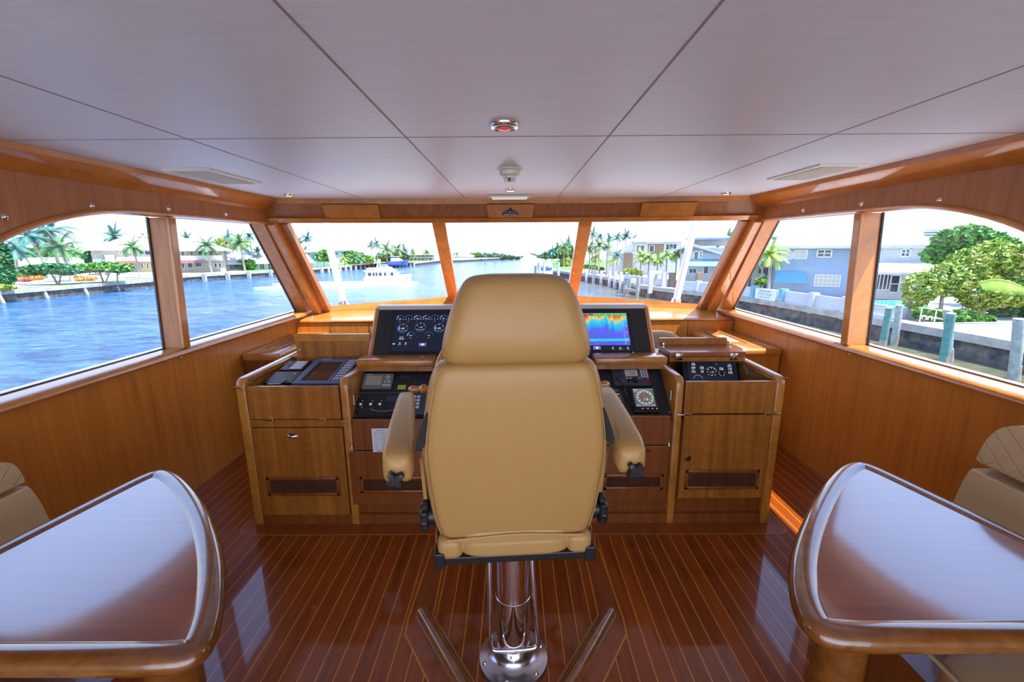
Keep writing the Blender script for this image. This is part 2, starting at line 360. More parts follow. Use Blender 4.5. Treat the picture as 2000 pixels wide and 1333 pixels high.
# outdoors
def water_mat():
    m = pbsdf('river_water', (.03, .2, .45), 0.15, spec=0.35); t = N(m, 'ShaderNodeTexCoord'); s_ = N(m, 'ShaderNodeSeparateXYZ'); L(m, t.outputs['Object'], s_.inputs[0])
    w1 = noise(m, coords(m, (.50, 1.05, 1)), 1.0, 9, 0.76, 0.7); w2 = noise(m, coords(m, (.05, .12, 1)), 1.0, 4, 0.6, 0.8)
    deep = ramp(m, w1, [(0.38, (.003, .030, .11)), (0.47, (.010, .078, .22)), (0.55, (.028, .15, .31)), (0.67, (.11, .25, .43)), (0.78, (.42, .52, .60))])
    foam = ramp(m, w2, [(0.52, (0, 0, 0)), (0.75, (.4, .4, .4))])
    mx = N(m, 'ShaderNodeMix', data_type='RGBA'); L(m, foam, mx.inputs[0]); L(m, deep, mx.inputs[6]); mx.inputs[7].default_value = (.25, .40, .52, 1)
    mr = N(m, 'ShaderNodeMapRange'); L(m, s_.outputs['X'], mr.inputs[0]); mr.inputs[1].default_value = 6.0; mr.inputs[2].default_value = 20.0
    shal = ramp(m, w1, [(0.35, (.085, .10, .055)), (0.7, (.24, .22, .12))])
    mx2 = N(m, 'ShaderNodeMix', data_type='RGBA'); L(m, mr.outputs[0], mx2.inputs[0]); L(m, mx.outputs[2], mx2.inputs[6]); L(m, shal, mx2.inputs[7])
    L(m, mx2.outputs[2], B(m).inputs['Base Color'])
    b1 = N(m, 'ShaderNodeBump'); b1.inputs['Strength'].default_value = 0.9; b1.inputs['Distance'].default_value = 0.35; L(m, w1, b1.inputs['Height'])
    fine = noise(m, coords(m, (1.3, 2.6, 1)), 1.0, 4, 0.6); b2 = N(m, 'ShaderNodeBump'); b2.inputs['Strength'].default_value = 0.6; b2.inputs['Distance'].default_value = 0.08
    L(m, fine, b2.inputs['Height']); L(m, b1.outputs[0], b2.inputs['Normal']); L(m, b2.outputs[0], B(m).inputs['Normal'])
    return m
M['water'] = water_mat()
def two(name, c0, c1, scale, rough=0.8):
    m = pbsdf(name, c0, rough); g = noise(m, coords(m), scale, 4); L(m, ramp(m, g, [(0.35, c0), (0.65, c1)]), B(m).inputs['Base Color']); return m
M['grass'] = two('lawn_grass', (.07, .22, .035), (.14, .34, .07), 0.8)
M['pave'] = two('pale_paving', (.34, .325, .30), (.47, .455, .43), 0.7)
M['concrete'] = two('concrete', (.30, .295, .28), (.44, .425, .40), 1.2)
M['wet_shaded_wall'] = two('stained_shaded_seawall', (.03, .04, .065), (.16, .14, .115), 1.6)  # real stains, plus the shade under the cap darkened into the colour
M['stucco'] = two('cream_stucco', (.42, .38, .30), (.50, .46, .38), 0.3)
M['stuccow'] = two('white_stucco', (.50, .51, .53), (.58, .59, .61), 0.3)
M['blueh'] = two('blue_render_and_shade', (.25, .34, .47), (.31, .40, .53), 0.3)  # on the near right-bank house this blue stands in for shade
M['roofw'] = two('white_tile_roof', (.56, .55, .54), (.66, .65, .64), 0.8)
M['roofp'] = two('pale_terracotta_roof', (.50, .40, .33), (.60, .50, .42), 1.0)
M['roofb'] = two('blue_grey_roof', (.20, .29, .42), (.28, .37, .50), 0.8)
M['wing'] = pbsdf('house_glass', (.03, .055, .10), 0.1, spec=0.8)
M['wfr'] = pbsdf('white_frames', (.8, .8, .8), 0.5)
M['awn'] = pbsdf('maroon_awning', (.30, .12, .12), 0.8)
M['awnb'] = pbsdf('aqua_awning', (.16, .40, .52), 0.8)
M['yellow'] = pbsdf('yellow_stucco', (.62, .50, .25), 0.8)
M['palm'] = two('palm_fronds', (.035, .13, .045), (.10, .24, .07), 0.9, 0.55)
M['palmd'] = two('dark_palm_fronds', (.025, .12, .11), (.06, .20, .17), 0.9, 0.55)
M['palmy'] = two('yellow_green_fronds', (.20, .36, .04), (.38, .50, .08), 1.2, 0.55)
M['leafg'] = two('green_leaves', (.05, .20, .03), (.17, .36, .06), 1.6, 0.6)
M['leafd'] = two('dark_green_leaves', (.02, .12, .05), (.06, .22, .08), 1.2, 0.6)
M['leafy'] = two('yellow_green_leaves', (.14, .30, .03), (.42, .46, .10), 1.3, 0.6)
M['trunk'] = two('grey_bark', (.28, .24, .20), (.45, .40, .34), 4.0)
M['pile'] = two('weathered_pile', (.22, .27, .27), (.36, .40, .38), 3.0)
M['pileg'] = two('green_wrapped_pile', (.06, .20, .19), (.12, .28, .26), 3.0)
M['dockw'] = two('dock_timber', (.30, .25, .20), (.42, .37, .31), 2.0)
M['pool'] = pbsdf('pool_water', (.05, .50, .58), 0.1)
M['flowr'] = two('pink_flowers', (.60, .12, .12), (.70, .28, .20), 3.0)
M['flowo'] = two('orange_flowers', (.70, .26, .08), (.72, .48, .10), 3.0)
M['fence'] = pbsdf('dark_fence', (.04, .05, .06), 0.6)
M['brown'] = two('brown_render', (.22, .16, .11), (.28, .2, .14), 0.5)
M['hullb'] = pbsdf('blue_hull', (.04, .14, .42), 0.3)
M['banner'] = pbsdf('white_banner', (.74, .75, .78), 0.7)
M['bsign'] = pbsdf('sign_letters', (.10, .14, .28), 0.7)
M['gilt'] = pbsdf('brass', (.70, .52, .24), 0.3, metal=1.0)

# ------------------------------------------------------------------ pilothouse shell
YA = -3.0                                     # aft end, open to the deck
struct('floor', MB().box(-2.42, 2.42, YA, 4.6, -0.08, 0.0), M['floor'])
FLOOR = bpy.data.objects['floor']
mb = MB().box(-2.32, 2.32, YA, 4.10, 2.10, 2.16)
CEIL = struct('ceiling', mb, M['ceil'])
for x in (-1.33, -0.437, 0.39, 1.30):
    obj('seam', MB().box(x-.003, x+.003, YA, 4.10, 2.0985, 2.1005), M['seam'], CEIL)
for x0, x1 in ((-2.2, 2.2),):
    for yy in (1.905, -0.4): obj('seam', MB().box(x0, x1, yy-.003, yy+.003, 2.0985, 2.1005), M['seam'], CEIL)
mb = MB().prism([(-2.60, YA), (2.52, YA), (2.52, 3.1), (2.375, 3.2), (2.34, 4.0), (.75, 4.17), (-.75, 4.17), (-2.36, 4.0), (-2.43, 3.35), (-2.60, 3.3)], 'z', 2.16, 2.24)  # unseen overhang edges shaped to trim the sun patches inside
struct('roof', mb, M['white'])
def arch_pts():
    p = []
    for i in range(25):
        a = PI/2 * i/24
        p.append((2.65 - 1.26*math.cos(a), 1.0 + .868*math.sin(a)))
    return p
ARCH = arch_pts()
def pane_strip(x, top):
    mb = MB(); n = len(top)
    for i in range(n-1):
        f0, f1 = i/(n-1), (i+1)/(n-1)
        b0, b1 = (x, 1.39+(2.835-1.39)*f0, 1.017), (x, 1.39+(2.835-1.39)*f1, 1.017)
        if i == 0: mb._add([b0, b1, (x, *top[1])], [(0, 1, 2)])
        else: mb._add([b0, b1, (x, *top[i+1]), (x, *top[i])], [(0, 1, 2, 3)])
    return mb
for sd, nm in ((-1, 'left'), (1, 'right')):
    X = lambda v: sd*v
    lo, hi = sorted((X(2.26), X(2.37)))
    struct('wall_%s' % nm, MB().box(lo, hi, -1.3, 4.66, -.02, 1.0), M['wall'])
    lo, hi = sorted((X(2.20), X(2.345)))
    prof = [(-1.3, 1.0), (.6, 1.0)] + ARCH + [(4.015, 1.882)]
    mb = MB(); vs = [(x, y, z) for y, zl in prof for z in (zl, 2.11) for x in (lo, hi)]; n = len(prof); fs = [(0, 1, 3, 2), (4*n-4, 4*n-2, 4*n-1, 4*n-3)]
    for i in range(n-1):
        q0, q1 = 4*i, 4*i+4
        fs += [(q0, q0+2, q1+2, q1), (q0+1, q1+1, q1+3, q0+3), (q0, q1, q1+1, q0+1), (q0+2, q0+3, q1+3, q1+2)]
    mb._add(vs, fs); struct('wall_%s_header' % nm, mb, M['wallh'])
    # sill with rounded inner nosing
    s_ = [(X(2.185), .985), (X(2.188), 1.003), (X(2.20), 1.014), (X(2.22), 1.018), (X(2.39), 1.018), (X(2.39), .97), (X(2.20), .97)]
    struct('trim_%s_sill' % nm, MB().prism(s_, 'y', 1.0, 4.68), M['trim'], smooth=True)
    # bent trim round the arch and along the window head
    pts = [(X(2.197), y, z) for y, z in ARCH] + [(X(2.197), 4.02, 1.884)]
    rings = []
    for i, p in enumerate(pts):
        a = Vector(pts[max(0, i-1)]); b = Vector(pts[min(len(pts)-1, i+1)]); t = (b-a).normalized(); n_ = Vector((0, -t.z, t.y))
        if n_.z < 0: n_ = -n_
        P0 = Vector(p); ix = Vector((-sd, 0, 0))
        rings.append([tuple(P0 + ix*u + n_*v) for u, v in ((-.09, -.006), (.004, -.006), (.014, 0.0), (.016, .010), (.008, .020), (-.09, .020))])
    struct('trim_%s_arch' % nm, MB().loft(rings), M['trim'], smooth=True)
    # sloping cornice between header and ceiling
    c = [(X(2.07), 2.099), (X(2.10), 2.099), (X(2.22), 2.02), (X(2.22), 2.00), (X(2.195), 1.999), (X(2.075), 2.072)]
    struct('trim_%s_cornice' % nm, MB().prism(c, 'y', -1.3, 4.02), M['trim'])
    for i, (y, z) in enumerate(((1.62, 1.735), (1.944, 1.80), (2.36, 1.885), (2.88, 1.918), (3.45, 1.928))):
        o = obj('dome_bolt', MB().lathe([(.0, .011), (.005, .010), (.0085, .006), (.010, 0.0), (.013, -.001), (.013, -.004), (0, -.004)][::-1], (X(2.199), y, z), (-sd, 0, 0), 14), M['chrome'], None, True)
        tag(o, 'chrome dome bolt on the %s window header, %s along from aft' % ('port' if sd < 0 else 'starboard', ('first', 'second', 'third', 'fourth', 'fifth')[i]), 'bolt', 'dome bolts on the %s header' % ('port' if sd < 0 else 'starboard'))
    o = obj('screw_cap', MB().lathe([(0, .004), (.006, .003), (.008, 0), (.008, -.002), (0, -.002)][::-1], (X(2.259), 2.86, .945), (-sd, 0, 0), 12), M['steel'], None, True)
    tag(o, 'small screw cap below the %s window sill' % ('port' if sd < 0 else 'starboard'), 'screw')
    # mullion between the arched window and the forward side window
    mb = MB().beam((X(2.262), 2.88, 1.86), (X(2.262), 2.83, 1.017), .125, .045, (1, 0, 0))
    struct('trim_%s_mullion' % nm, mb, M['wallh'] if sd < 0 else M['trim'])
    struct('trim_%s_mullion_bead' % nm, MB().beam((X(2.196), 2.885, 1.862), (X(2.196), 2.835, 1.017), .018, .06, (1, 0, 0), .005), M['trim'])
    # glazing with black gaskets
    g0 = X(2.325)
    n1 = 1 if sd < 0 else 4
    W1 = struct('window_%d' % n1, pane_strip(g0, ARCH + [(2.885, 1.87)]), M['glass'])
    W2 = struct('window_%d' % (n1+1 if sd < 0 else 5), MB().poly([(g0, 2.835, 1.017), (g0, 4.60, 1.017), (g0, 3.97, 1.885), (g0, 2.885, 1.87)]), M['glass'])
    for Wd, segs in ((W1, [((g0, 2.805, 1.017), (g0, 2.852, 1.865)), ((g0, 1.4, 1.019), (g0, 2.8, 1.019))]), (W2, [((g0, 2.86, 1.019), (g0, 4.60, 1.019)), ((g0, 4.585, 1.018), (g0, 3.955, 1.88))])):
        for a, b in segs: obj('gasket', MB().beam(a, b, .012, .010, (1, 0, 0)), M['black'], Wd)
    # corner pillar: side-facing frame and windscreen-facing frame
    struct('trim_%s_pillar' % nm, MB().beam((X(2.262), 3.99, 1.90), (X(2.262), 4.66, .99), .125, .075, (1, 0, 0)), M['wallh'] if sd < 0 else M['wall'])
    P = struct('trim_%s_pillar_front' % nm, MB().beam((X(2.165), 4.02, 1.90), (X(2.135), 4.70, 1.0), .085, .09, (1, 0, 0), .008), M['trim'])
    P2 = struct('trim_%s_windscreen_edge' % nm, MB().beam((X(2.092), 4.085, 1.90), (X(2.065), 4.755, 1.02), .085, .06, (1, 0, 0)), M['wallh'])
    for k in range(6):
        t = .12 + .15*k
        c_ = Vector((X(2.165), 4.02, 1.90)).lerp(Vector((X(2.135), 4.70, 1.0)), t) + Vector((-sd*.012 if k % 2 else sd*.012, -.036, -.028))
        obj('screw', MB().lathe([(.0055, -.003), (.0055, .0), (.003, .0015), (0, .002)], c_, (0, -.8, -.6), 10), M['steel'], P, True)
# front header in three facets with cornice strip and head trim
FH = [(-2.22, 3.965), (-.71, 4.115), (.70, 4.115), (2.22, 3.985)]
def strip(front, z0, z1, th, lean, mat, name):
    out = []
    for i in range(3):
        (xa, ya), (xb, yb) = front[i], front[i+1]
        mb = MB(); la = lean
        vs = [(xa, ya+la, z0), (xb, yb+la, z0), (xb, yb+la+th, z0), (xa, ya+la+th, z0), (xa, ya, z1), (xb, yb, z1), (xb, yb+th, z1), (xa, ya+th, z1)]
        mb._add(vs, [(0,3,2,1), (4,5,6,7), (0,1,5,4), (1,2,6,5), (2,3,7,6), (3,0,4,7)])
        out.append(struct(name if i == 0 else name, mb, mat))
    return out
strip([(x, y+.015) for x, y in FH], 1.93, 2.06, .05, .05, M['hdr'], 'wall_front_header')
strip(FH, 2.055, 2.105, .04, .0, M['trim'], 'trim_front_cornice')
strip([(x, y+.02) for x, y in FH], 1.895, 1.932, .09, .03, M['trim'], 'trim_front_head')
for nm, x0, x1, lb in (('l', -1.70, -1.215, 'wooden access hatch in the header above the port windscreen'), ('c', -.245, .19, 'wooden header hatch with the winged badge on it'), ('r', 1.15, 1.63, 'wooden access hatch in the header above the starboard windscreen')):
    y0 = 4.115 if nm == 'c' else 4.115 + (-(min(abs(x0), abs(x1))-.71))*.1
    y1 = 4.115 if nm == 'c' else 4.115 + (-(max(abs(x0), abs(x1))-.71))*.095
    if nm == 'l': ya, yb = y1, y0
    else: ya, yb = y0, y1
    sk = .018
    mb = MB()
    vs = []
    for dz, z, ly in ((0, 2.05, 0.0), (1, 1.935, .044)):
        a = sk*dz if x0 < 1 else -sk*dz*.3; b = -sk*dz if nm != 'l' else -sk*dz*.3
        for off in (-.012, .012): vs += [(x0 + (sk*dz if nm != 'r' else -.004*dz), ya + ly + off, z), (x1 - (sk*dz if nm != 'l' else -.004*dz), yb + ly + off, z)]
    mb._add(vs, [(0,1,5,4), (2,6,7,3), (0,2,3,1), (4,5,7,6), (0,4,6,2), (1,3,7,5)])
    o = obj('header_hatch', mb, M['trim']); tag(o, lb, 'hatch')
    obj('shadow_strip', MB().beam((x0+.002, ya-.001, 2.0525), (x1-.002, yb-.001, 2.0525), .007, .03, (0, 0, 1)), M['rubber'], o)  # dark strip painting the shadow line along the hatch top
    if nm == 'c':
        bt = thing('badge', 'small dark winged badge with silver bars on the middle header hatch', 'badge', (-.03, 4.10, 1.985))
        Mf = frame((-.03, 4.118, 1.988), (0, -.36, 1))
        half = [(-.078, -.028), (-.06, -.005), (-.03, .012), (-.016, .012), (-.012, .032), (0, .036), (.012, .032), (.016, .012), (.03, .012), (.06, -.005), (.078, -.028), (.05, -.034), (0, -.036), (-.05, -.034)]
        obj('plate', MB().prism(half, 'z', -.004, .006, Mf, .001), M['navy'], bt)
        mb = MB(); mb.box(-.055, -.004, -.030, -.023, .005, .009, Mf); mb.box(.004, .055, -.030, -.023, .005, .009, Mf); obj('silver_bar', mb, M['chrome'], bt)
        mb = MB()
        for s2 in (-1, 1): mb.tube([Mf @ Vector(p) for p in ((s2*.06, .006, .006), (s2*.035, -.004, .008), (s2*.015, -.002, .008))], .003, 6)
        mb.lathe([(0, .009), (.006, .008), (.007, .0)][::-1], (0, 0, 0), (0, 0, 1), 12, Mf @ Matrix.Translation((0, -.008, .003))); obj('gilt_wing', mb, M['gilt'], bt)
# windscreen: two inner pillars, three panes, sill band
for nm, xt, xb in (('left', -.695, -.735), ('right', .665, .70)):
    P = struct('trim_%s_windscreen_pillar' % nm, MB().beam((xt, 4.165, 1.925), (xb, 5.30, 1.06), .125, .06, (1, 0, 0), .008), M['trim'])
    for k in range(4):
        for s2 in (-1, 1):
            c_ = Vector((xt, 4.165, 1.925)).lerp(Vector((xb, 5.30, 1.06)), .05 + .27*k) + Vector((s2*.035, -.0185, -.024))
            obj('screw', MB().lathe([(.006, -.003), (.006, .0), (.003, .0015), (0, .002)], c_, (0, -.6, -.8), 10), M['steel'], P, True)
TL, TLi, TRi, TR = (-2.10, 4.11, 1.90), (-.70, 4.20, 1.915), (.67, 4.20, 1.915), (2.10, 4.11, 1.90)
BL, BLi, BRi, BR = (-2.08, 4.78, 1.045), (-.735, 5.33, 1.085), (.70, 5.33, 1.085), (2.08, 4.78, 1.045)
for i, (a, b, c, d) in enumerate(((TL, TLi, BLi, BL), (TLi, TRi, BRi, BLi), (TRi, TR, BR, BRi))):
    struct('window_%d' % (3, 7, 6)[i], MB().quad(a, b, c, d), M['glass'])
mb = MB()
bl = [(-2.15, 4.74), (-.735, 5.30), (.70, 5.30), (2.15, 4.74)]; zt = [1.045, 1.098, 1.098, 1.045]; zb = [.985, 1.00, 1.00, .985]
for i in range(3):
    (xa, ya), (xb, yb) = bl[i], bl[i+1]
    mb._add([(xa, ya-.03, zb[i]), (xb, yb-.03, zb[i+1]), (xb, yb+.06, zb[i+1]), (xa, ya+.06, zb[i]), (xa, ya, zt[i]), (xb, yb, zt[i+1]), (xb, yb+.06, zt[i+1]-.01), (xa, ya+.06, zt[i]-.01)],
            [(0,3,2,1), (4,5,6,7), (0,1,5,4), (1,2,6,5), (2,3,7,6), (3,0,4,7)])
struct('trim_front_sill', mb, M['trim'])
# outside coaming below the windscreen (carries the white stanchions)
mb = MB().prism([(-2.44, 4.66), (-2.3, 4.86), (-.76, 5.40), (.76, 5.40), (2.3, 4.86), (2.44, 4.66), (2.44, 5.6), (1.2, 6.3), (-1.2, 6.3), (-2.44, 5.6)], 'z', .2, .93)
struct('wall_front_coaming', mb, M['white'])
# unseen white decks, added to bounce light up to the ceiling
struct('ground_bounce_deck', MB().box(-3.7, -2.44, -8, 6.2, .22, .32), M['white'])
struct('ground_bounce_deck', MB().box(2.44, 3.7, -8, 6.2, .22, .32), M['white'])
struct('ground_bounce_deck', MB().box(-2.44, 2.44, -8, YA, -.08, 0.0), M['white'])
struct('ground_bounce_deck', MB().box(-3.7, 3.7, 6.2, 12, .1, .2), M['white'])
# forward counter under the windscreen
ct = thing('forward_counter', 'varnished wooden counter running across under the windscreen', 'counter', (0, 4.6, 0))
mb = MB(); n = 9; rows = []
prof = [(4.455, .915), (4.425, .920), (4.415, .932), (4.418, .944), (4.435, .951), (4.47, .953)]
ringsX = []
for x in (-2.215, -.74, .70, 2.215):
    yb_ = 4.74 if abs(x) > 1 else 5.30
    ringsX.append([(x, y, z) for y, z in prof] + [(x, yb_, .995), (x, yb_, .90)])
obj('counter_top', mb.loft(ringsX), M['trim'], ct, True)
obj('counter_front', MB().box(-2.25, 2.25, 4.425, 4.47, 0, .918), M['wall'], ct)
for x in (-1.90, -1.5, 1.36, 1.79): obj('panel_seam', MB().box(x-.003, x+.003, 4.421, 4.427, .05, .915), M['teakd'], ct)
# side boxes with ventilated lids
for sd, nm, x0, x1, y0, y1 in ((-1, 'port', -2.25, -1.96, 3.47, 4.44), (1, 'starboard', 1.86, 2.25, 3.56, 4.44)):
    t = thing('side_locker', 'low wooden locker with a slotted rounded lid against the %s wall' % nm, 'locker', ((x0+x1)/2, (y0+y1)/2, 0))
    inn = x1 if sd < 0 else x0
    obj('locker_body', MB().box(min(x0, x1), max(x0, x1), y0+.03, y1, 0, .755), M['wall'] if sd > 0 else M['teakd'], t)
    obj('lid', MB().box(x0 - (.0 if sd < 0 else .03), x1 + (.03 if sd < 0 else 0), y0, y1, .755, .82, None, .024, 4), M['trim'], t, True)
    xs = sorted((inn + sd*.06, inn + sd*.20))
    obj('slot_frame', MB().box(xs[0], xs[1], y0+.22, y1-.12, .815, .8225), M['trim'], t)
    for k in (0, 1): obj('slot', MB().box(xs[k]-.006, xs[k]+.006, y0+.22, y1-.12, .818, .8236), M['rubber'], t)
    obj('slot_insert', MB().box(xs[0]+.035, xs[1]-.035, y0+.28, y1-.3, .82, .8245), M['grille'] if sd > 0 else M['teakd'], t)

# ------------------------------------------------------------------ floor inlay
def fl(px, py): p = onZ(px, py, 0); return (p.x, p.y)
def flat_strip(mb, pts, wd, z):
    n = len(pts)
    L_, R2 = [], []
    for i in range(n):
        a = Vector(pts[max(0, i-1)]); b = Vector(pts[min(n-1, i+1)]); t = (b-a).normalized(); nn = Vector((-t.y, t.x))
        L_.append((*(Vector(pts[i])+nn*wd/2), z)); R2.append((*(Vector(pts[i])-nn*wd/2), z))
    for i in range(n-1): mb._add([L_[i], L_[i+1], R2[i+1], R2[i]], [(0, 1, 2, 3)])
    return mb
def arcpts(c, r, a0, a1, n=8): return [(c[0]+r*math.cos(a0+(a1-a0)*i/n), c[1]+r*math.sin(a0+(a1-a0)*i/n)) for i in range(n+1)]
ring = [(-1.66, 3.2)] + arcpts((-1.58, 2.36), .08, PI, 1.5*PI) + arcpts((1.55, 2.36), .08, 1.5*PI, 2*PI) + [(1.63, 3.2)]
mb = MB(); pl = [(x, y) for x, y in ring]
mb._add([(*p, .0008) for p in pl] + [(1.5, 3.2, .0008), (1.5, 2.42, .0008), (-1.5, 2.42, .0008), (-1.5, 3.2, .0008)], [tuple(range(len(pl)+4))])
obj('console_border', mb, M['border'], FLOOR)
obj('border_inlay', flat_strip(MB(), ring, .007, .0016), M['inlay'], FLOOR)
outL = [(-.47, 2.28), (-.455, 2.19), (-.47, 2.15), (-.49, 1.68), (-.485, 1.60), (-.12, 1.05), (-.12, .4)]
innL = [(-.40, 2.28), (-.395, 2.2), (-.385, 2.1), (-.38, 1.70), (-.03, 1.19), (-.03, .4)]
for sg in (1, -1):
    o_ = [(x*sg, y) for x, y in outL]; i_ = [(x*sg, y) for x, y in innL]
    mb = MB(); mb._add([(*p, .0008) for p in o_] + [(*p, .0008) for p in i_[::-1]], [tuple(range(len(o_)+len(i_)))])
    obj('chair_border', mb, M['border'], FLOOR)
    mb = MB(); flat_strip(mb, o_, .007, .0016); flat_strip(mb, i_, .007, .0016)
    obj('border_inlay', mb, M['inlay'], FLOOR)
for sg, nm in ((-1, 'port'), (1, 'starboard')):
    a, b = (sg*.432, 1.70), (sg*.04, 1.12)
    d = (Vector(b)-Vector(a)).normalized(); nrm = Vector((-d.y, d.x))
    prof = [(-.030, .001), (-.030, .022), (-.024, .036), (-.012, .044), (0, .046), (.012, .044), (.024, .036), (.030, .022), (.030, .001)]
    rings = [[(p[0]+nrm.x*u, p[1]+nrm.y*u, z) for u, z in prof] for p in (a, b)]
    o = obj('floor_rail', MB().loft(rings), M['tablee'], None, True); tag(o, 'rounded varnished floor rail beside the chair pedestal, %s side' % nm, 'rail', 'wooden rails on the floor behind the helm chair')

# ------------------------------------------------------------------ ceiling fittings
def ring_light(loc, r, label, red=False):
    t = thing('downlight', label, 'light', (loc[0], loc[1], 2.1))
    x, y = loc
    obj('bezel', MB().lathe([(r*.74, -.001), (r*.78, -.012), (r*.9, -.013), (r, -.006), (r*1.02, .0), (r*.74, .0)], (x, y, 2.1), (0, 0, 1), 32), M['chrome'], t, True)
    obj('lens', MB().lathe([(r*.75, .0), (r*.75, -.009), (r*.4, -.014), (r*.01, -.015)][::-1], (x, y, 2.1), (0, 0, 1), 32), M['ewht'] if red else M['egold'], t, True)
    if red:
        obj('lens_ring', MB().lathe([(r*.60, -.014), (r*.63, -.014), (r*.63, -.0105), (r*.60, -.0105)], (x, y, 2.1), (0, 0, 1), 32), M['grey'], t)
        obj('red_lens', MB().lathe([(r*.42, -.010), (r*.42, -.0185), (r*.2, -.021), (.0005, -.0215)][::-1], (x, y, 2.1), (0, 0, 1), 28), M['redlens'], t, True)
ring_light((-.032, 1.73), .055, 'large round chrome ceiling light with a red centre', True)
ring_light((-.023, 3.50), .037, 'small downlight in front of the smoke detector')
ring_light((-1.835, 3.72), .038, 'small downlight in the port forward corner of the ceiling')
ring_light((1.772, 3.81), .038, 'small downlight in the starboard forward corner of the ceiling')
t = thing('smoke_detector', 'round off-white smoke detector on the ceiling centreline', 'smoke detector', (-.022, 2.633, 2.1))
obj('mounting_plate', MB().lathe([(.001, 0), (.072, 0), (.072, -.005), (.058, -.014), (.001, -.014)], (-.022, 2.633, 2.1), (0,0,1), 28), M['cream'], t, True)
obj('detector_body', MB().lathe([(.001, -.012), (.058, -.012), (.056, -.034), (.036, -.042), (.034, -.052), (.001, -.052)], (-.022, 2.633, 2.1), (0,0,1), 28), M['cream'], t, True)
mb = MB()
for k in range(10):
    a = 2*PI*k/10; mb.beam((-.022+.03*math.cos(a), 2.633+.03*math.sin(a), 2.05), (-.022+.028*math.cos(a), 2.633+.028*math.sin(a), 2.028), .006, .004, (1, 0, 0))
obj('sensor_cage', mb, M['cream'], t); obj('sensor', MB().lathe([(.001, 0), (.016, 0), (.016, -.018), (.001, -.02)], (-.022, 2.633, 2.05), (0,0,1), 16), M['black'], t)
t = thing('dome_lamp', 'flat rectangular white ceiling lamp next to the front header', 'light', (-.034, 3.88, 2.1))
obj('lamp_base', MB().box(-.215, .148, 3.80, 3.95, 2.082, 2.1, None, .012, 3), M['cream'], t, True)
obj('diffuser', MB().box(-.185, .118, 3.815, 3.935, 2.070, 2.086, None, .008, 3), M['ewht'], t, True)
for sd, nm in ((-1, 'port'), (1, 'starboard')):
    x = sd*1.815; y = 2.80
    t = thing('ceiling_speaker', 'rectangular cloth-covered speaker grille in the %s ceiling' % nm, 'speaker grille', (x, y, 2.1))
    mb = MB().box(x-.135, x+.135, y-.26, y+.26, 2.088, 2.102, None, .004); obj('grille_frame', mb, M['cream'], t)
    obj('grille', MB().box(x-.105, x+.105, y-.23, y+.23, 2.084, 2.092, None, .003), M['grille'], t)
# ------------------------------------------------------------------ helm console
HC = thing('helm_console', 'wide wooden helm console with open instrument bays behind the helm chair', 'console', (0, 2.7, 0))
Y0 = 2.39
mb = MB().box(-1.60, 1.545, Y0+.02, 3.12, 0.0, .66); mb.box(-.95, .93, 2.72, 3.12, .66, .92); mb.box(-1.56, -.95, 2.93, 3.12, .66, .93); mb.box(.93, 1.5, 2.96, 3.12, .66, .93)
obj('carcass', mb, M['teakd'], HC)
def side_panel(x0, x1, yb, zt=.93):
    r = .05
    pr = [(Y0-.005, 0), (Y0-.005, zt-r)] + [(Y0-.005+r-r*math.cos(a), zt-r+r*math.sin(a)) for a in (PI/8, PI/4, 3*PI/8, PI/2)] + [(yb, zt), (yb, 0)]
    return MB().prism(pr, 'x', x0, x1, None, .010, 3)
for x0, x1, yb in ((-1.605, -1.548, 3.12), (1.497, 1.55, 3.12)): obj('end_panel', side_panel(x0, x1, yb), M['teakt'], HC, True)
for x0, x1 in ((-1.005, -.955), (.925, .972)): obj('partition', side_panel(x0, x1, 2.72), M['teakt'], HC, True)
for x in (-1.546, 1.493): obj('shelf_rail', MB().box(x-.006, x+.006, 2.45, 2.93, .895, .905), M['tablee'], HC)
obj('plinth', MB().box(-1.548, 1.497, Y0-.002, Y0+.02, 0, .064), M['teakd'], HC)
# fixed rails and flap fronts
obj('rail', MB().box(-1.548, -1.005, Y0, Y0+.02, .637, .682), M['teak'], HC)
fL = obj('flap', MB().box(-1.540, -1.012, Y0-.008, Y0+.015, .688, .887, None, .004), M['teak'], HC)
fR = obj('flap', MB().box(.979, 1.492, Y0-.008, Y0+.015, .712, .905, None, .004), M['teak'], HC)
for f_, xs, z in ((fL, (-1.43, -1.12), .686), (fR, (1.0, 1.47), .708)):
    for x in xs: obj('hinge', MB().box(x-.022, x+.022, Y0-.013, Y0-.004, z-.006, z+.005, None, .002), M['chrome'], f_)
def louver(x0, x1, z0, z1, parent, n=6):
    mb = MB(); fw = .02
    for a in ((x0, x1, z1-fw, z1), (x0, x1, z0, z0+fw), (x0, x0+fw, z0, z1), (x1-fw, x1, z0, z1)): mb.box(a[0], a[1], Y0-.020, Y0-.004, a[2], a[3], None, .004)
    lv = obj('louver_frame', mb, M['teakd'], parent, True)
    obj('louver_back', MB().box(x0+fw, x1-fw, Y0-.0125, Y0-.009, z0+fw, z1-fw), M['rubber'], lv)
    mb = MB(); hh = (z1-z0-2*fw)/n
    for k in range(n):
        z = z0+fw+hh*(k+.5)
        mb.prism([(Y0-.0195, z-hh*.22), (Y0-.0190, z-hh*.28), (Y0-.0125, z-hh*.08), (Y0-.0130, z-hh*.02)], 'x', x0+fw, x1-fw)
    obj('louver_slats', mb, M['teakd'], lv)
def door(x0, x1, z0, z1, mat, lx=None, lz=None, nm='door'):
    d = obj(nm, MB().box(x0, x1, Y0-.010, Y0+.018, z0, z1, None, .004), mat, HC)
    if lx: louver(lx[0], lx[1], lz[0], lz[1], d)
    return d
dL = door(-1.541, -1.010, .066, .632, M['teak'], (-1.49, -1.055), (.20, .322))
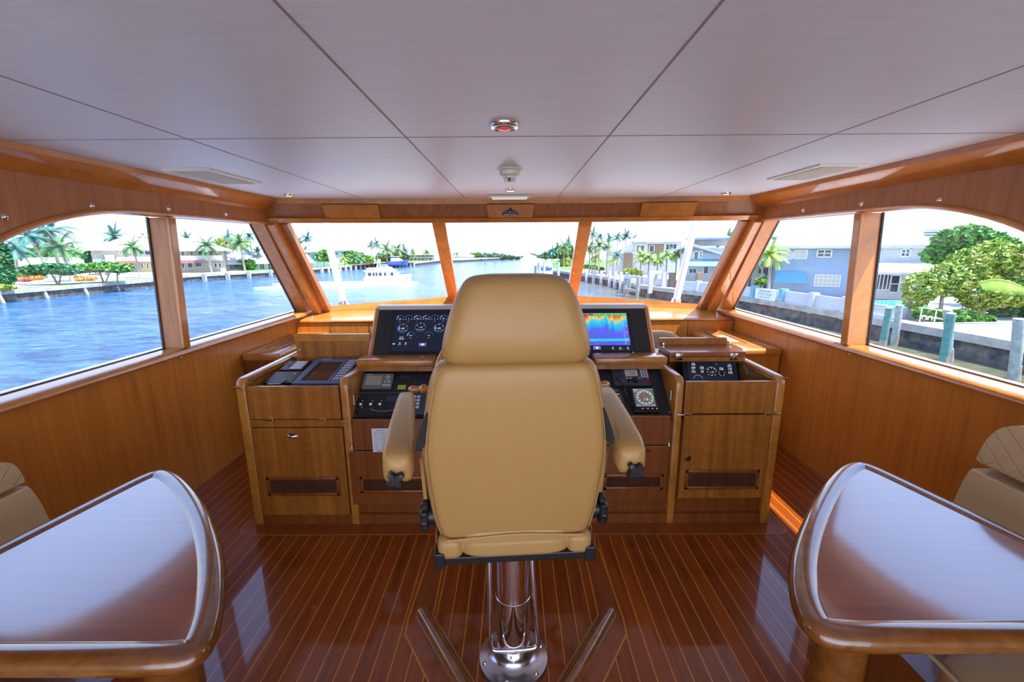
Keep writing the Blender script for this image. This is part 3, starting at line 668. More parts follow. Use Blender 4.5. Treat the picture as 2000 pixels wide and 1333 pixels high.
obj('handle', MB().lathe([(.0, .022), (.02, .018), (.034, .008), (.036, 0)][::-1], (0, 0, 0), (0, -1, 0), 24, Matrix.Translation((-1.304, Y0-.009, .585)) @ Matrix.Diagonal((1, .8, .42, 1))), M['chrome'], dL, True)

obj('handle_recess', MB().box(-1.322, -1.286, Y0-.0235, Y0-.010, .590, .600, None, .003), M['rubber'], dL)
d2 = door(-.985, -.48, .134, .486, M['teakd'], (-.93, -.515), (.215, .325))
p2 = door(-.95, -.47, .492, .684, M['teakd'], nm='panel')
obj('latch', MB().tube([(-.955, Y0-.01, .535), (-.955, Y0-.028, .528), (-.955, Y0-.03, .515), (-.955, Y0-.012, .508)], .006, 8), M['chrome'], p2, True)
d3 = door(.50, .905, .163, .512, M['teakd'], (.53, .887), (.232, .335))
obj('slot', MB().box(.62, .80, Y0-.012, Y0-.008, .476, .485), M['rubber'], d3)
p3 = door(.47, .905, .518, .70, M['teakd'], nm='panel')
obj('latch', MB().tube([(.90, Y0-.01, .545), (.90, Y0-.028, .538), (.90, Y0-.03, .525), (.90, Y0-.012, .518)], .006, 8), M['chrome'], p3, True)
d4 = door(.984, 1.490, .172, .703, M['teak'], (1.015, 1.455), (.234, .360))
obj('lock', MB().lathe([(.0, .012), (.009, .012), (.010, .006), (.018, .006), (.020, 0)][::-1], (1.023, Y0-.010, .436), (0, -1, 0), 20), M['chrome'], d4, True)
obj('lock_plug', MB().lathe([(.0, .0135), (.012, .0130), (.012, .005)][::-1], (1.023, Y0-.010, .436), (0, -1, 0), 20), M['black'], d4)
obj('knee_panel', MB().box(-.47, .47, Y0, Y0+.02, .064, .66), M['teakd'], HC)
# side hinges on posts
for x, z in ((-.985, .676), (.955, .708), (1.515, .712), (-1.585, .885), (1.535, .925)):
    obj('post_hinge', MB().tube([(x-.016, Y0-.014, z), (x+.016, Y0-.014, z)], .007, 8), M['chrome'], HC, True)
for x, z in ((-.957, .78), (.927, .80)): obj('side_catch', MB().box(x-.006 if x > 0 else x-.001, x+.001 if x > 0 else x+.006, Y0+.06, Y0+.075, z-.03, z+.03, None, .002), M['chrome'], HC)
# folded lids
def lid(x0, x1, y, z0, z1, mat): 
    l_ = obj('lid', MB().box(x0, x1, y, y+.14, z0, z1, None, .012, 3), mat, HC, True); return l_
l1 = lid(-.985, -.50, 2.615, .936, .984, M['teakt']); obj('lid_underside', MB().box(-.97, -.51, 2.63, 2.70, .905, .936), M['teak'], l1)
l2 = lid(.50, .95, 2.615, .944, .991, M['teakt']); obj('lid_underside', MB().box(.51, .93, 2.63, 2.70, .912, .944), M['teak'], l2)
lb = obj('lid', MB().box(-1.494, -.985, 2.90, 2.925, .87, 1.093, None, .003), M['teak'], HC, label='open wooden lid standing upright behind the port bay')
obj('lid_edge', MB().box(-1.496, -.985, 2.894, 2.899, 1.045, 1.093), M['teakt'], lb); obj('lid_rail', MB().box(-1.494, -.985, 2.892, 2.899, .87, .925), M['teak'], lb)
obj('lock', MB().lathe([(.0, .010), (.009, .009), (.012, 0)][::-1], (-1.468, 2.898, .985), (0, -1, 0), 16), M['chrome'], lb, True)
lr = obj('lid', MB().box(1.0, 1.486, 2.72, 2.95, .966, .998, None, .003), M['table'], HC, label='folded glossy wooden lid over the starboard bay')
obj('lid_leaf', MB().box(1.0, 1.486, 2.722, 2.95, .934, .964, None, .003), M['teak'], lr)
obj('lid_bar', MB().box(1.0, 1.462, 2.93, 2.962, .998, 1.046, None, .003), M['teak'], lr)
for x in (1.06, 1.41):
    mb = MB().box(x-.022, x+.022, 2.714, 2.721, .945, .99, None, .002); mb.tube([(x-.014, 2.71, .985), (x-.014, 2.71, .958)], .006, 8); mb.tube([(x+.014, 2.71, .985), (x+.014, 2.71, .958)], .006, 8)
    obj('lid_hinge', mb, M['chrome'], lr, True)
for x in (1.02, 1.475): obj('lid_stud', MB().lathe([(0, .022), (.006, .02), (.008, .01), (.006, 0)][::-1], (x, 2.915, .998), (0, 0, 1), 12), M['chrome'], lr, True)
# bay floors
obj('bay_floor', MB().prism([(2.41, .80), (2.93, .895), (2.93, .86), (2.41, .77)], 'x', -1.548, -1.005), M['teakd'], HC)
obj('bay_floor', MB().box(.972, 1.497, 2.41, 2.96, .70, .72), M['rubber'], HC)
# instrument boards in the two sloping niches
NV = Vector((0, .27, .225)).normalized()
FLm = frame((0, 2.43, .695), NV); FRm = frame((0, 2.43, .700), NV)
nl = obj('instrument_board', MB().box(-.955, -.45, -.015, .36, -.012, 0, FLm), M['blackm'], HC)
nr = obj('instrument_board', MB().box(.45, .925, -.015, .36, -.012, 0, FRm), M['blackm'], HC)
obj('board_seam', MB().box(-.95, -.46, .150, .1525, 0, .0008, FLm), M['grey'], nl)
for u, v in ((-.945, .128), (-.945, -.006), (-.95, .30)): obj('board_screw', MB().lathe([(0, .003), (.004, .002), (.005, 0)][::-1], (0, 0, 0), (0, 0, 1), 8, FLm @ Matrix.Translation((u, v, 0))), M['steel'], nl)
for u, v in ((.905, .29), (.915, .005)): obj('board_screw', MB().lathe([(0, .003), (.005, .002), (.006, 0)][::-1], (0, 0, 0), (0, 0, 1), 8, FRm @ Matrix.Translation((u, v, 0))), M['steel'], nr)
obj('dash_slope', MB().prism([(2.41, .66), (2.74, .93), (2.78, .93), (2.78, .66)], 'x', -.46, .46), M['teak'], HC)
# monitor pod
PV = Vector((0, .26, .32)).normalized(); PM = frame((0, 2.78, .93), PV)
r_ = .03
pp = [(2.765, .90), (3.035, 1.235), (3.05, 1.256), (3.075, 1.262), (3.16, 1.262), (3.185, 1.25), (3.26, .90)]
pod = obj('monitor_pod', MB().prism(pp, 'x', -.978, .944, None, .012, 3), M['podtrim'], HC, True)
obj('pod_side_trim', MB().box(-.966, -.945, .0, .405, -.004, .004, PM), M['trim'], pod); obj('pod_side_trim', MB().box(.911, .932, .0, .405, -.004, .004, PM), M['trim'], pod)
obj('pod_face', MB().box(-.945, .911, .0, .398, -.006, .0035, PM, .002), M['blackm'], pod)

# ---- displays
def arc_mb(mb, c, r, a0, a1, wd, Mx, n=16, h=.0):
    i = []; o = []
    for k in range(n+1):
        a = rad(a0+(a1-a0)*k/n); i.append(Mx @ Vector((c[0]+(r-wd/2)*math.cos(a), c[1]+(r-wd/2)*math.sin(a), h))); o.append(Mx @ Vector((c[0]+(r+wd/2)*math.cos(a), c[1]+(r+wd/2)*math.sin(a), h)))
    for k in range(n): mb._add([i[k], i[k+1], o[k+1], o[k]], [(0, 1, 2, 3)])
    return mb
def rect(mb, u0, u1, v0, v1, Mx, h=0.0):
    mb._add([Mx @ Vector(p) for p in ((u0, v0, h), (u1, v0, h), (u1, v1, h), (u0, v1, h))], [(0, 1, 2, 3)]); return mb
def disc(mb, c, r, Mx, h=0.0, n=12):
    mb._add([Mx @ Vector((c[0]+r*math.cos(2*PI*k/n), c[1]+r*math.sin(2*PI*k/n), h)) for k in range(n)], [tuple(range(n))]); return mb
def uvrect(o):
    me = o.data; uv = me.uv_layers.new(name='UVMap'); cs = [(0, 0), (1, 0), (1, 1), (0, 1)]
    for i, l in enumerate(me.loops): uv.data[i].uv = cs[l.vertex_index % 4]
def mfd(cx, label):
    t = thing('chartplotter', label, 'display', tuple(PM @ Vector((cx, .04, .004))))
    obj('bezel', MB().box(cx-.245, cx+.225 if cx < 0 else cx+.245, .016, .392, .0, .014, PM, .006), M['black'], t)
    return t
t = mfd(-.612, 'port chartplotter showing round engine gauges on dark blue')
c0 = -.612
obj('screen', rect(MB(), c0-.205, c0+.205, .068, .350, PM, .0150), M['scr'], t)
mw, md = MB(), MB()
h1, h2 = .0156, .0160
top = [(-.175, 'b', '88'), (-.115, '', '0'), (-.055, 'br', '178'), (.005, 'br', '176'), (.065, '', '0'), (.125, 'b', '88')]
tx = []
MD_ = emis('dial_black', (.004, .005, .012), 1.0)
def gauge(cc, r, arc=None, red=False, ringr=None, aw=.006):
    g_ = obj('gauge', disc(MB(), cc, r, PM, .0153, 28), MD_, t)
    obj('gauge_ring', arc_mb(MB(), cc, r+.0007, *(ringr or (0, 360)), .0012, PM, 28, h1), M['eblue'], g_)
    if arc: obj('gauge_arc', arc_mb(MB(), cc, r-.004 if aw < .01 else r-.008, arc[0], arc[1], aw, PM, 10, .0158), M['eblue'], g_)
    if red: obj('redline', arc_mb(MB(), cc, r-.003, 30, -10, .004, PM, 6, .0158), M['ered'], g_)
for u, k, s_ in top:
    cc = (c0+u, .318); gauge(cc, .025, (170, 95 if 'r' in k else 120) if 'b' in k else None, 'r' in k, (10, 170))
    tx.append((s_, cc[0], cc[1]-.003, .013)); rect(mw, cc[0]-.023, cc[0]-.017, cc[1]-.008, cc[1]-.005, PM, h2); rect(mw, cc[0]+.017, cc[0]+.023, cc[1]-.008, cc[1]-.005, PM, h2)
    tx.append(('rpm' if 'r' not in k else 'C', cc[0], cc[1]-.021, .007))
for u, v, r, s_, sub, a in ((-.148, .242, .034, '688', 'rpm x10', 'b'), (-.028, .250, .034, '1.18', 'Fuel gal/h', ''), (.10, .242, .034, '688', 'rpm x10', 'b')):
    cc = (c0+u, v); gauge(cc, r, (200, 165) if a else None, False, None, .012)
    tx.append((s_, cc[0], cc[1]-.002, .016)); tx.append((sub, cc[0], cc[1]-.021, .007))
    for ang in (220, 150, 90, 30, -40): disc(mw, (cc[0]+.027*math.cos(rad(ang)), cc[1]+.027*math.sin(rad(ang))), .0028, PM, h2, 8)
for u, s_, a in ((-.088, '24.0', 'b'), (.035, '0.0', '')):
    cc = (c0+u, .185); gauge(cc, .026, (190, 120) if a else None, False, (10, 170))
    tx.append((s_, cc[0], cc[1], .012)); tx.append(('Volts', cc[0], cc[1]-.018, .007))
rect(md, c0-.175, c0-.118, .150, .180, PM, .0153); tx.append(('Battery', c0-.147, .174, .009)); tx.append(('26.0v', c0-.147, .160, .017))
tx += [('Back', c0-.195, .123, .010), ('Menu', c0-.155, .116, .008), ('Info', c0-.115, .116, .008)]
for u in (-.195, -.155, -.115): disc(mw, (c0+u, .128 if u > -.19 else .122), .0045, PM, h1, 8)
rect(mw, c0-.001-.008, c0-.001+.006, .111, .1175, PM, h2); mw._add([PM @ Vector(p) for p in ((c0-.013, .1175, h2), (c0+.009, .1175, h2), (c0-.002, .1255, h2))], [(0, 1, 2)])
mv = rect(MB(), c0-.025, c0+.022, .105, .128, PM, .0156)
text_mb([(s_, u, v, z) for s_, u, v, z in tx], PM @ Matrix.Translation((0, 0, h2)), mw)
obj('battery_box', md, MD_, t); obj('readouts', mw, M['ewhite'], t); obj('home_button', mv, M['eviolet'], t)
obj('maker_mark', rect(text_mb([], PM), c0-.022, c0+.020, .0775, .0805, PM, .0145), M['key'], t)
t = mfd(.570, 'starboard chartplotter showing a blue sonar picture under a red band')
c0 = .570
so_ = obj('sonar_picture', rect(MB(), c0-.205, c0+.205, .105, .350, PM, .0150), M['sonar'], t); uvrect(so_)
obj('screen_footer', rect(MB(), c0-.205, c0+.205, .066, .105, PM, .0150), M['scr'], t)
mg = rect(MB(), c0-.02, c0+.205, .331, .350, PM, .0156); obj('green_scale', mg, M['egreen'], t)
mg = rect(MB(), c0-.205, c0-.02, .335, .350, PM, .0156); obj('grey_scale', mg, M['scrg'], t)
mw = MB()
for k in range(10): rect(mw, c0-.19+k*.042, c0-.188+k*.042, .335, .348, PM, .0160)
rect(mw, c0-.205, c0+.205, .3495, .351, PM, .0160); disc(mw, (c0-.12, .341), .004, PM, .0161, 8)
for k in range(14): rect(mw, c0+.168, c0+.176, .115+k*.0155, .1165+k*.0155, PM, .0160)
rect(mw, c0+.178, c0+.1787, .11, .335, PM, .0160)
text_mb([('10', c0+.192, .30, .012), ('20', c0+.192, .25, .012), ('30', c0+.192, .20, .012), ('40', c0+.192, .15, .012), ('Scale', c0+.085, .075, .008), ('Options', c0+.135, .075, .008), ('Menu', c0+.185, .075, .008), ('-   +', c0-.02, .113, .014)], PM @ Matrix.Translation((0, 0, .0162)), mw)
for u in (.085, .135, .185): disc(mw, (c0+u, .086), .0045, PM, .0160, 8)
mw._add([PM @ Vector(p) for p in ((c0-.031, .086, .0164), (c0-.009, .086, .0164), (c0-.020, .096, .0164))], [(0, 1, 2)]); rect(mw, c0-.027, c0-.013, .078, .086, PM, .0164)
obj('readouts', mw, M['ewhite'], t); obj('home_button', rect(MB(), c0-.045, c0+.005, .073, .099, PM, .0158), M['eviolet'], t)
obj('maker_mark', rect(MB(), c0-.040, c0, .045, .048, PM, .0145), M['key'], t); disc_ = disc(MB(), (c0+.215, .05), .004, PM, .0145, 8); obj('power_lamp', disc_, M['ewhite'], t)

# ---- port bay: radar display, switch panel, engine key panel
RM = frame((0, 2.49, .862), (0, .36, .062), (1, 0, 0))
t = thing('radar_display', 'blue-grey radar display with a blank brown screen lying in the port bay', 'display', (-1.2, 2.66, .87))
mb = MB(); u0, u1, v0, v1 = -1.335, -1.112, .0, .37
iu0, iu1, iv0, iv1 = -1.295, -1.135, .04, .33
for a in ((u0, u1, v0, iv0), (u0, u1, iv1, v1), (u0, iu0, iv0, iv1), (iu1, u1, iv0, iv1)): mb.box(a[0], a[1], a[2], a[3], -.03, .012, RM, .004)
obj('bezel', mb, M['bluegrey'], t); obj('screen', MB().box(iu0-.004, iu1+.004, iv0-.004, iv1+.004, -.01, .002, RM), M['lcdd'], t)
kb = obj('keypad', MB().box(-1.112, -1.045, .0, .37, -.02, .012, RM, .004), M['bluegrey'], t)
mb = MB()
for r in range(8):
    for c_ in range(3): mb.box(-1.104+c_*.019, -1.091+c_*.019, .05+r*.038, .068+r*.038, .012, .016, RM)
obj('keys', mb, M['key'], kb); obj('maker_mark', MB().box(u0+.04, u0+.10, v1-.022, v1-.016, .012, .0128, RM), M['key'], t)
t = thing('switch_panel', 'small black panel with four pale labelled switches in the port bay', 'panel', (-1.43, 2.76, .88))
obj('panel', MB().box(-1.505, -1.36, .20, .34, -.005, .008, RM, .002), M['black'], t)
for k in range(4): obj('label_strip', MB().box(-1.45, -1.375, .215+k*.031, .235+k*.031, .008, .0092, RM), M['paper'], t)
obj('red_lamp', MB().lathe([(0, .006), (.005, .004), (.006, 0)][::-1], (0, 0, 0), (0, 0, 1), 10, RM @ Matrix.Translation((-1.48, .27, .008))), M['redb'], t)
t = thing('key_panel', 'black ignition panel with a pale plastic key in the port bay', 'panel', (-1.43, 2.60, .86))
obj('panel', MB().box(-1.515, -1.345, .02, .175, -.006, .006, RM, .002), M['black'], t)
obj('key', MB().box(-1.47, -1.39, .055, .068, .012, .017, RM @ Matrix.Rotation(.05, 4, 'Z'), .003), M['lcd'], t); obj('key_tag', MB().box(-1.405, -1.385, .04, .058, .010, .016, RM, .002), M['leafg'], t)
obj('green_lamp', MB().lathe([(0, .006), (.004, .004), (.005, 0)][::-1], (0, 0, 0), (0, 0, 1), 10, RM @ Matrix.Translation((-1.38, .14, .006))), M['egreen'], t)

# ---- port niche: depth sounder, lime label, control panel, coiled cord

t = thing('depth_sounder', 'grey depth sounder with an olive screen in the port niche', 'instrument', tuple(FLm @ Vector((-.85, .23, 0))))
obj('body', MB().box(-.945, -.757, .172, .284, 0, .022, FLm, .008), M['grey'], t)
obj('lcd_screen', MB().box(-.922, -.826, .194, .263, .020, .0235, FLm), M['lcd'], t)
mb = MB()
for k, (u, v) in enumerate([(-.79, .262), (-.80, .252), (-.78, .252), (-.79, .242), (-.80, .226), (-.778, .226), (-.80, .212), (-.778, .212)]): mb.box(u-.006, u+.006, v-.003, v+.003, .021, .025, FLm)
mb.box(-.815, -.765, .188, .198, .021, .0235, FLm)
obj('keys', mb, M['key'], t); obj('maker_mark', MB().box(-.925, -.885, .272, .276, .0215, .0228, FLm), M['key'], t)
mb = text_mb([('8.2', -.845, .248, .026), ('27  05', -.872, .210, .024)], FLm @ Matrix.Translation((0, 0, .0237))); obj('digits', mb, M['grey'], t)
t = thing('lime_label', 'small lime yellow label on the black board of the port niche', 'label', tuple(FLm @ Vector((-.70, .19, 0))))
mb = MB().box(-.722, -.674, .176, .205, 0, .003, FLm); obj('label_plate', mb, M['lime'], t)
mb = MB().box(-.713, -.701, .187, .193, .003, .0034, FLm); mb.box(-.694, -.682, .187, .193, .003, .0034, FLm); obj('print', mb, M['ink'], t)
t = thing('compass_plate', 'faint dark oval nameplate above the lime label', 'plate', tuple(FLm @ Vector((-.69, .27, 0))))
obj('plate', MB().box(-.715, -.66, .258, .276, 0, .003, FLm, .001), M['navy'], t)
t = thing('thruster_panel', 'black control panel with three chrome toggle knobs in the port niche', 'panel', tuple(FLm @ Vector((-.82, .06, 0))))
obj('panel', MB().box(-.935, -.655, -.008, .142, 0, .008, FLm, .003), M['black'], t)
for u in (-.93, -.87, -.815):
    Mk = FLm @ Matrix.Translation((u+.012, .058, .008))
    k_ = obj('knob', MB().lathe([(0, .020), (.010, .019), (.013, .010), (.015, 0)][::-1], (0, 0, 0), (0, 0, 1), 14, Mk), M['steel'], t, True)
    obj('toggle', MB().tube([Mk @ Vector((0, 0, .016)), Mk @ Vector((.006, -.012, .036))], .004, 8), M['chrome'], k_, True)
    obj('pointer_mark', MB().prism([(-.006, .036), (.006, .036), (0, .028)], 'z', 0, .0008, Mk), M['key'], t)
obj('readout_window', MB().box(-.775, -.68, .085, .125, .008, .0095, FLm), M['navy'], t)
t = thing('radio', 'black radio with a number keypad half behind the port armrest', 'radio', tuple(FLm @ Vector((-.60, .06, 0))))
obj('body', MB().box(-.648, -.49, -.005, .142, 0, .02, FLm, .004), M['navy'], t)
mb = MB()
for r in range(4):
    for c_ in range(3): mb.box(-.640+c_*.026, -.620+c_*.026, .03+r*.024, .046+r*.024, .02, .024, FLm, .001)
obj('keys', mb, M['key'], t)
def coil(a, b, sag, turns, Mx, rad_=.0045, wr=.0018):
    pts = []
    n = turns*8
    for i in range(n+1):
        s_ = i/n; p = Vector((a[0]+(b[0]-a[0])*s_, a[1]+(b[1]-a[1])*s_ - sag*4*s_*(1-s_), .016)); an = 2*PI*turns*s_
        pts.append(Mx @ (p + Vector((rad_*.4*math.cos(an), rad_*math.sin(an), rad_*math.cos(an)))))
    return MB().tube(pts, wr, 5)
o = obj('coiled_cord', coil((-.86, .03), (-.63, .075), .035, 38, FLm), M['grey'], None, True); tag(o, 'black coiled microphone cord looping over the port niche panel', 'cord')
# ---- starboard niche: radio, autopilot control, wind display, cord
t = thing('vhf_radio', 'dark blue radio with keypad, grey screen and red button in the starboard niche', 'radio', tuple(FRm @ Vector((.715, .24, 0))))
obj('body', MB().box(.612, .838, .180, .305, 0, .024, FRm, .006), M['navy'], t); obj('lcd_screen', MB().box(.690, .768, .243, .290, .022, .0255, FRm), M['grille'], t)
mb = MB()
for k in range(9): mb.box(.625, .675, .232+k*.007, .234+k*.007, .024, .0252, FRm)
obj('speaker_slots', mb, M['rubber'], t)
mb = MB()
for r in range(5):
    for c_ in range(3): mb.box(.785+c_*.0165, .797+c_*.0165, .232+r*.0145, .242+r*.0145, .024, .0275, FRm, .001)
obj('keys', mb, M['key'], t)
for u in (.69, .71, .765): obj('button', MB().box(u, u+.014, .225, .231, .024, .026, FRm), M['key'], t); obj('distress_button', MB().box(.808, .830, .205, .225, .024, .028, FRm, .002), M['redb'], t)
obj('dial', MB().lathe([(0, .02), (.016, .019), (.019, .012), (.020, 0)][::-1], (0, 0, 0), (0, 0, 1), 20, FRm @ Matrix.Translation((.745, .213, .024))), M['black'], t, True)
obj('small_knob', MB().lathe([(0, .016), (.009, .015), (.010, 0)][::-1], (0, 0, 0), (0, 0, 1), 14, FRm @ Matrix.Translation((.705, .208, .024))), M['black'], t, True)
obj('digits', text_mb([('16', .735, .266, .036)], FRm @ Matrix.Translation((0, 0, .0257))), M['grey'], t)
t = thing('autopilot_control', 'slim black autopilot control with a big round knob in the starboard niche', 'instrument', tuple(FRm @ Vector((.615, .08, 0))))
obj('body', MB().box(.570, .655, -.002, .160, 0, .010, FRm, .004), M['black'], t)
mb = MB()
for a in ((.572, .653, .1575, .159), (.572, .653, -.001, .0005), (.572, .5735, 0, .158), (.6515, .653, 0, .158)): mb.box(a[0], a[1], a[2], a[3], .010, .0108, FRm)
obj('outline', mb, M['grey'], t); obj('readout_window', MB().box(.588, .638, .118, .127, .010, .012, FRm), emis('dim_pink_readout', (.30, .17, .17), 1.0), t)
mb = text_mb([('SIMRAD', .613, .147, .012)], FRm @ Matrix.Translation((0, 0, .0115)))
for r in range(3):
    for c_ in range(3): mb.box(.582+c_*.024, .596+c_*.024, .078+r*.013, .081+r*.013, .010, .0112, FRm)
obj('key_print', mb, M['key'], t)
obj('course_knob', MB().lathe([(0, .034), (.018, .033), (.021, .026), (.022, .006), (.030, .004), (.030, 0)][::-1], (0, 0, 0), (0, 0, 1), 24, FRm @ Matrix.Translation((.622, .036, .010))), M['navy'], t, True)
t = thing('wind_display', 'square black instrument showing a white wind dial in the starboard niche', 'instrument', tuple(FRm @ Vector((.77, .08, 0))))
obj('body', MB().box(.700, .862, -.006, .164, 0, .022, FRm, .008), M['black'], t); obj('screen', rect(MB(), .718, .838, .034, .150, FRm, .0226), M['scrg'], t)
mw = MB(); cc = (.782, .092); arc_mb(mw, cc, .047, 0, 360, .003, FRm, 48, .0232)
for k in range(12):
    a = 2*PI*k/12; disc(mw, (cc[0]+.038*math.cos(a), cc[1]+.038*math.sin(a)), .0034, FRm, .0232, 8)
text_mb([('1.8', cc[0]+.004, cc[1]-.014, .022), ('Apparent', .735, .143, .009), ('Wind', .733, .132, .009), ('knots', .822, .040, .009), ('Menu', .735, .040, .008)], FRm @ Matrix.Translation((0, 0, .0234)), mw)
for u in (.755, .785, .812, .838): disc(mw, (u, .016), .003, FRm, .0226, 8)
for a in ((.717, .839, .033, .0345), (.717, .839, .1495, .151)): rect(mw, a[0], a[1], a[2], a[3], FRm, .0231)
obj('readouts', mw, M['ewhite'], t)
mr_ = arc_mb(MB(), cc, .0415, 150, 110, .006, FRm, 10, .0230); obj('red_sector', mr_, M['ered'], t); obj('green_sector', arc_mb(MB(), cc, .0415, 70, 30, .006, FRm, 10, .0230), M['egreen'], t)
mr_ = MB(); mr_._add([FRm @ Vector(p) for p in ((cc[0]-.005, cc[1]-.006, .0236), (cc[0]+.005, cc[1]-.006, .0236), (cc[0]-.003, cc[1]+.036, .0236))], [(0, 1, 2)]); obj('needle', mr_, M['ered'], t)
pts = [(.625, .222, .03), (.64, .222, .034), (.655, .20, .03), (.668, .165, .03)]
mb = MB().tube([FRm @ Vector(p) for p in pts], .003, 6)
n = 50*8; path = [(.668, .165), (.672, .12), (.685, .07), (.715, .025), (.77, .003), (.85, .005)]; cp = catmull([Vector((a, b, .024)) for a, b in path], 20, False); out = []
for i, p in enumerate(cp):
    for k in range(4):
        s_ = (i+k/4); an = 2*PI*s_*.45
        if i < len(cp)-1: pp_ = p.lerp(cp[i+1], k/4); out.append(FRm @ (pp_ + Vector((.005*math.cos(an), .003*math.cos(an), .005*math.sin(an)))))
mb.tube(out, .0020, 5); o = obj('coiled_cord', mb, M['black'], None, True); tag(o, 'black coiled microphone cord hanging from the starboard radio', 'cord')
# ---- starboard bay display
t = thing('bay_display', 'black multifunction display with white readouts standing in the starboard bay', 'display', (1.31, 2.74, .72))
DM = frame((1.315, 2.74, .72), (0, .10, .20), (1, -.03, 0))
obj('housing', MB().box(-.19, .21, .0, .215, -.06, 0, DM, .006), M['black'], t); obj('screen', rect(MB(), -.155, .165, .02, .205, DM, .001), M['scr'], t)
mw = MB(); md = MB()
for u, v, a, b in ((-.115, .190, 'Fuel', '0.0h'), (-.118, .165, 'Range', '0.07'), (-.12, .140, 'Trip', '0.33'), (-.062, .165, 'Water', '0.00'), (-.062, .140, 'Tank', '0.4'), (.065, .158, 'Oil psi', '3.00'), (.122, .180, 'Volts', '0.0v'), (.122, .157, 'Coolant', '1.7L'), (.122, .134, 'Load', '0.2%')):
    rect(md, u-.024, u+.024, v-.011, v+.011, DM, .0013); text_mb([(a, u, v+.006, .009), (b, u, v-.004, .016)], DM @ Matrix.Translation((0, 0, .002)), mw)
cc = (.0, .135); disc(md, cc, .034, DM, .0013, 28); arc_mb(mw, cc, .034, 20, 160, .001, DM, 20, .0018)
for ang in (220, 180, 140, 90, 50, 10, -40): disc(mw, (cc[0]+.027*math.cos(rad(ang)), cc[1]+.027*math.sin(rad(ang))), .0028, DM, .0018, 8)
text_mb([('1.18', cc[0], cc[1], .014), ('gal/h', cc[0], cc[1]-.02, .009)], DM @ Matrix.Translation((0, 0, .002)), mw)
cc = (.065, .128); disc(md, cc, .022, DM, .0013, 20)
for ang in (200, 240, 300, 340, 20, 160): disc(mw, (cc[0]+.018*math.cos(rad(ang)), cc[1]+.018*math.sin(rad(ang))), .0022, DM, .0018, 8)
arc_mb(mw, (-.095, .085), .030, 10, 170, .001, DM, 16, .0018)
rect(md, -.035, .045, .184, .194, DM, .0014); rect(mw, .03, .04, .188, .190, DM, .0018)
obj('gauge_panels', md, emis('dial_black_2', (.003, .004, .008), 1.0), t); obj('readouts', mw, M['ewhite'], t)
# ---- paper
t = thing('paper_chart', 'white printed paper table stuck on the panel left of the helm chair', 'paper', (-.78, Y0-.0115, .55))
PMx = frame((-.785, Y0-.0112, .555), (0, 0, 1)) @ Matrix.Rotation(-.0, 4, 'Z')
obj('sheet', MB().box(-.052, .052, -.073, .075, 0, .0008, PMx), M['paper'], t)
mb = MB()
for k in range(17): mb.box(-.036, .046, -.060+k*.0068, -.0592+k*.0068, .0008, .0011, PMx)
for u in (-.040, -.030, .004, .012, .02): mb.box(u, u+.0012, -.062, .052, .0008, .0011, PMx)
mb.box(-.025, .03, .062, .065, .0008, .0011, PMx); mb.box(-.03, .0, -.068, -.064, .0008, .0011, PMx)
for u in (-.04, -.016, .008, .030): mb.box(u, u+.013, .052, .0545, .0008, .0011, PMx)
obj('print', mb, M['ink'], t)
# ---- steering wheel
t = thing('steering_wheel', 'varnished wooden ship wheel mostly hidden in front of the helm chair', 'wheel', (-.03, 2.27, .92))
WMx = frame((-.03, 2.26, .92), (0, .30, .95))
obj('rim', MB().tube([WMx @ Vector((.40*math.cos(2*PI*k/48), .40*math.sin(2*PI*k/48), 0)) for k in range(48)], .022, 10, False, None, True), M['trim'], t, True)
obj('hub', MB().lathe([(0, .03), (.05, .028), (.06, .01), (.06, -.02), (.03, -.03), (.03, -.19)][::-1], (0, 0, 0), (0, 0, 1), 20, WMx), M['chrome'], t, True)
for k in range(6):
    Mk = WMx @ Matrix.Rotation(2*PI*k/6 + .02, 4, 'Z')
    obj('spoke', MB().lathe([(.010, .05), (.016, .12), (.012, .2), (.017, .3), (.014, .39), (.018, .42), (.012, .435), (.024, .455), (.026, .47), (.015, .485), (.019, .51), (.021, .53), (.010, .545), (0, .547)], (0, 0, 0), (1, 0, 0), 12, Mk), M['trim'], t, True)
# ------------------------------------------------------------------ helm chair
CH = thing('helm_chair', 'tan leather high-backed helm chair on a chrome pedestal', 'chair', (-.01, 1.49, 0), rad(4.0))
CW = WM[CH.name]
def rrect(w, yb, yf, z, r=.05, n=5, bul=0.0):
    r = min(r, w*.9, (yf-yb)*.48); pts = []
    for cx, cy, a0 in ((w-r, yb+r, -PI/2), (w-r, yf-r, 0), (-w+r, yf-r, PI/2), (-w+r, yb+r, PI)):
        for k in range(n+1):
            a = a0+PI/2*k/n; pts.append((cx+r*math.cos(a), cy+r*math.sin(a), z))
    # slight bulge of the rear face
    return [(x, y - (bul*(1-(x/w)**2) if y < yb+r*.5 else 0), z) for x, y, z in pts]
def shell(rows, n_sub=6, r=.05, bul=.012):
    cp = catmull([Vector(a) for a in rows], n_sub, False)
    return [rrect(c[1], c[2], c[3], c[0], r, 5, bul) for c in [list(x) for x in [(v[0], v[1], v[2], v[3]) for v in cp]]]
def vec4(rows, n_sub):
    out = []; m = len(rows)
    for i in range(m-1):
        g = lambda k: rows[max(0, min(m-1, k))]
        p0, p1, p2, p3 = g(i-1), g(i), g(i+1), g(i+2)
        for k in range(n_sub):
            t = k/n_sub
            out.append([0.5*((2*b)+(c-a)*t+(2*a-5*b+4*c-d)*t*t+(3*b-a-3*c+d)*t**3) for a, b, c, d in zip(p0, p1, p2, p3)])
    out.append(rows[-1]); return out
def loftrows(rows, n_sub=5, r=.05, bul=.012): return MB().loft([rrect(w, yb, yf, z, r, 5, bul) for z, w, yb, yf in vec4(rows, n_sub)], CW)
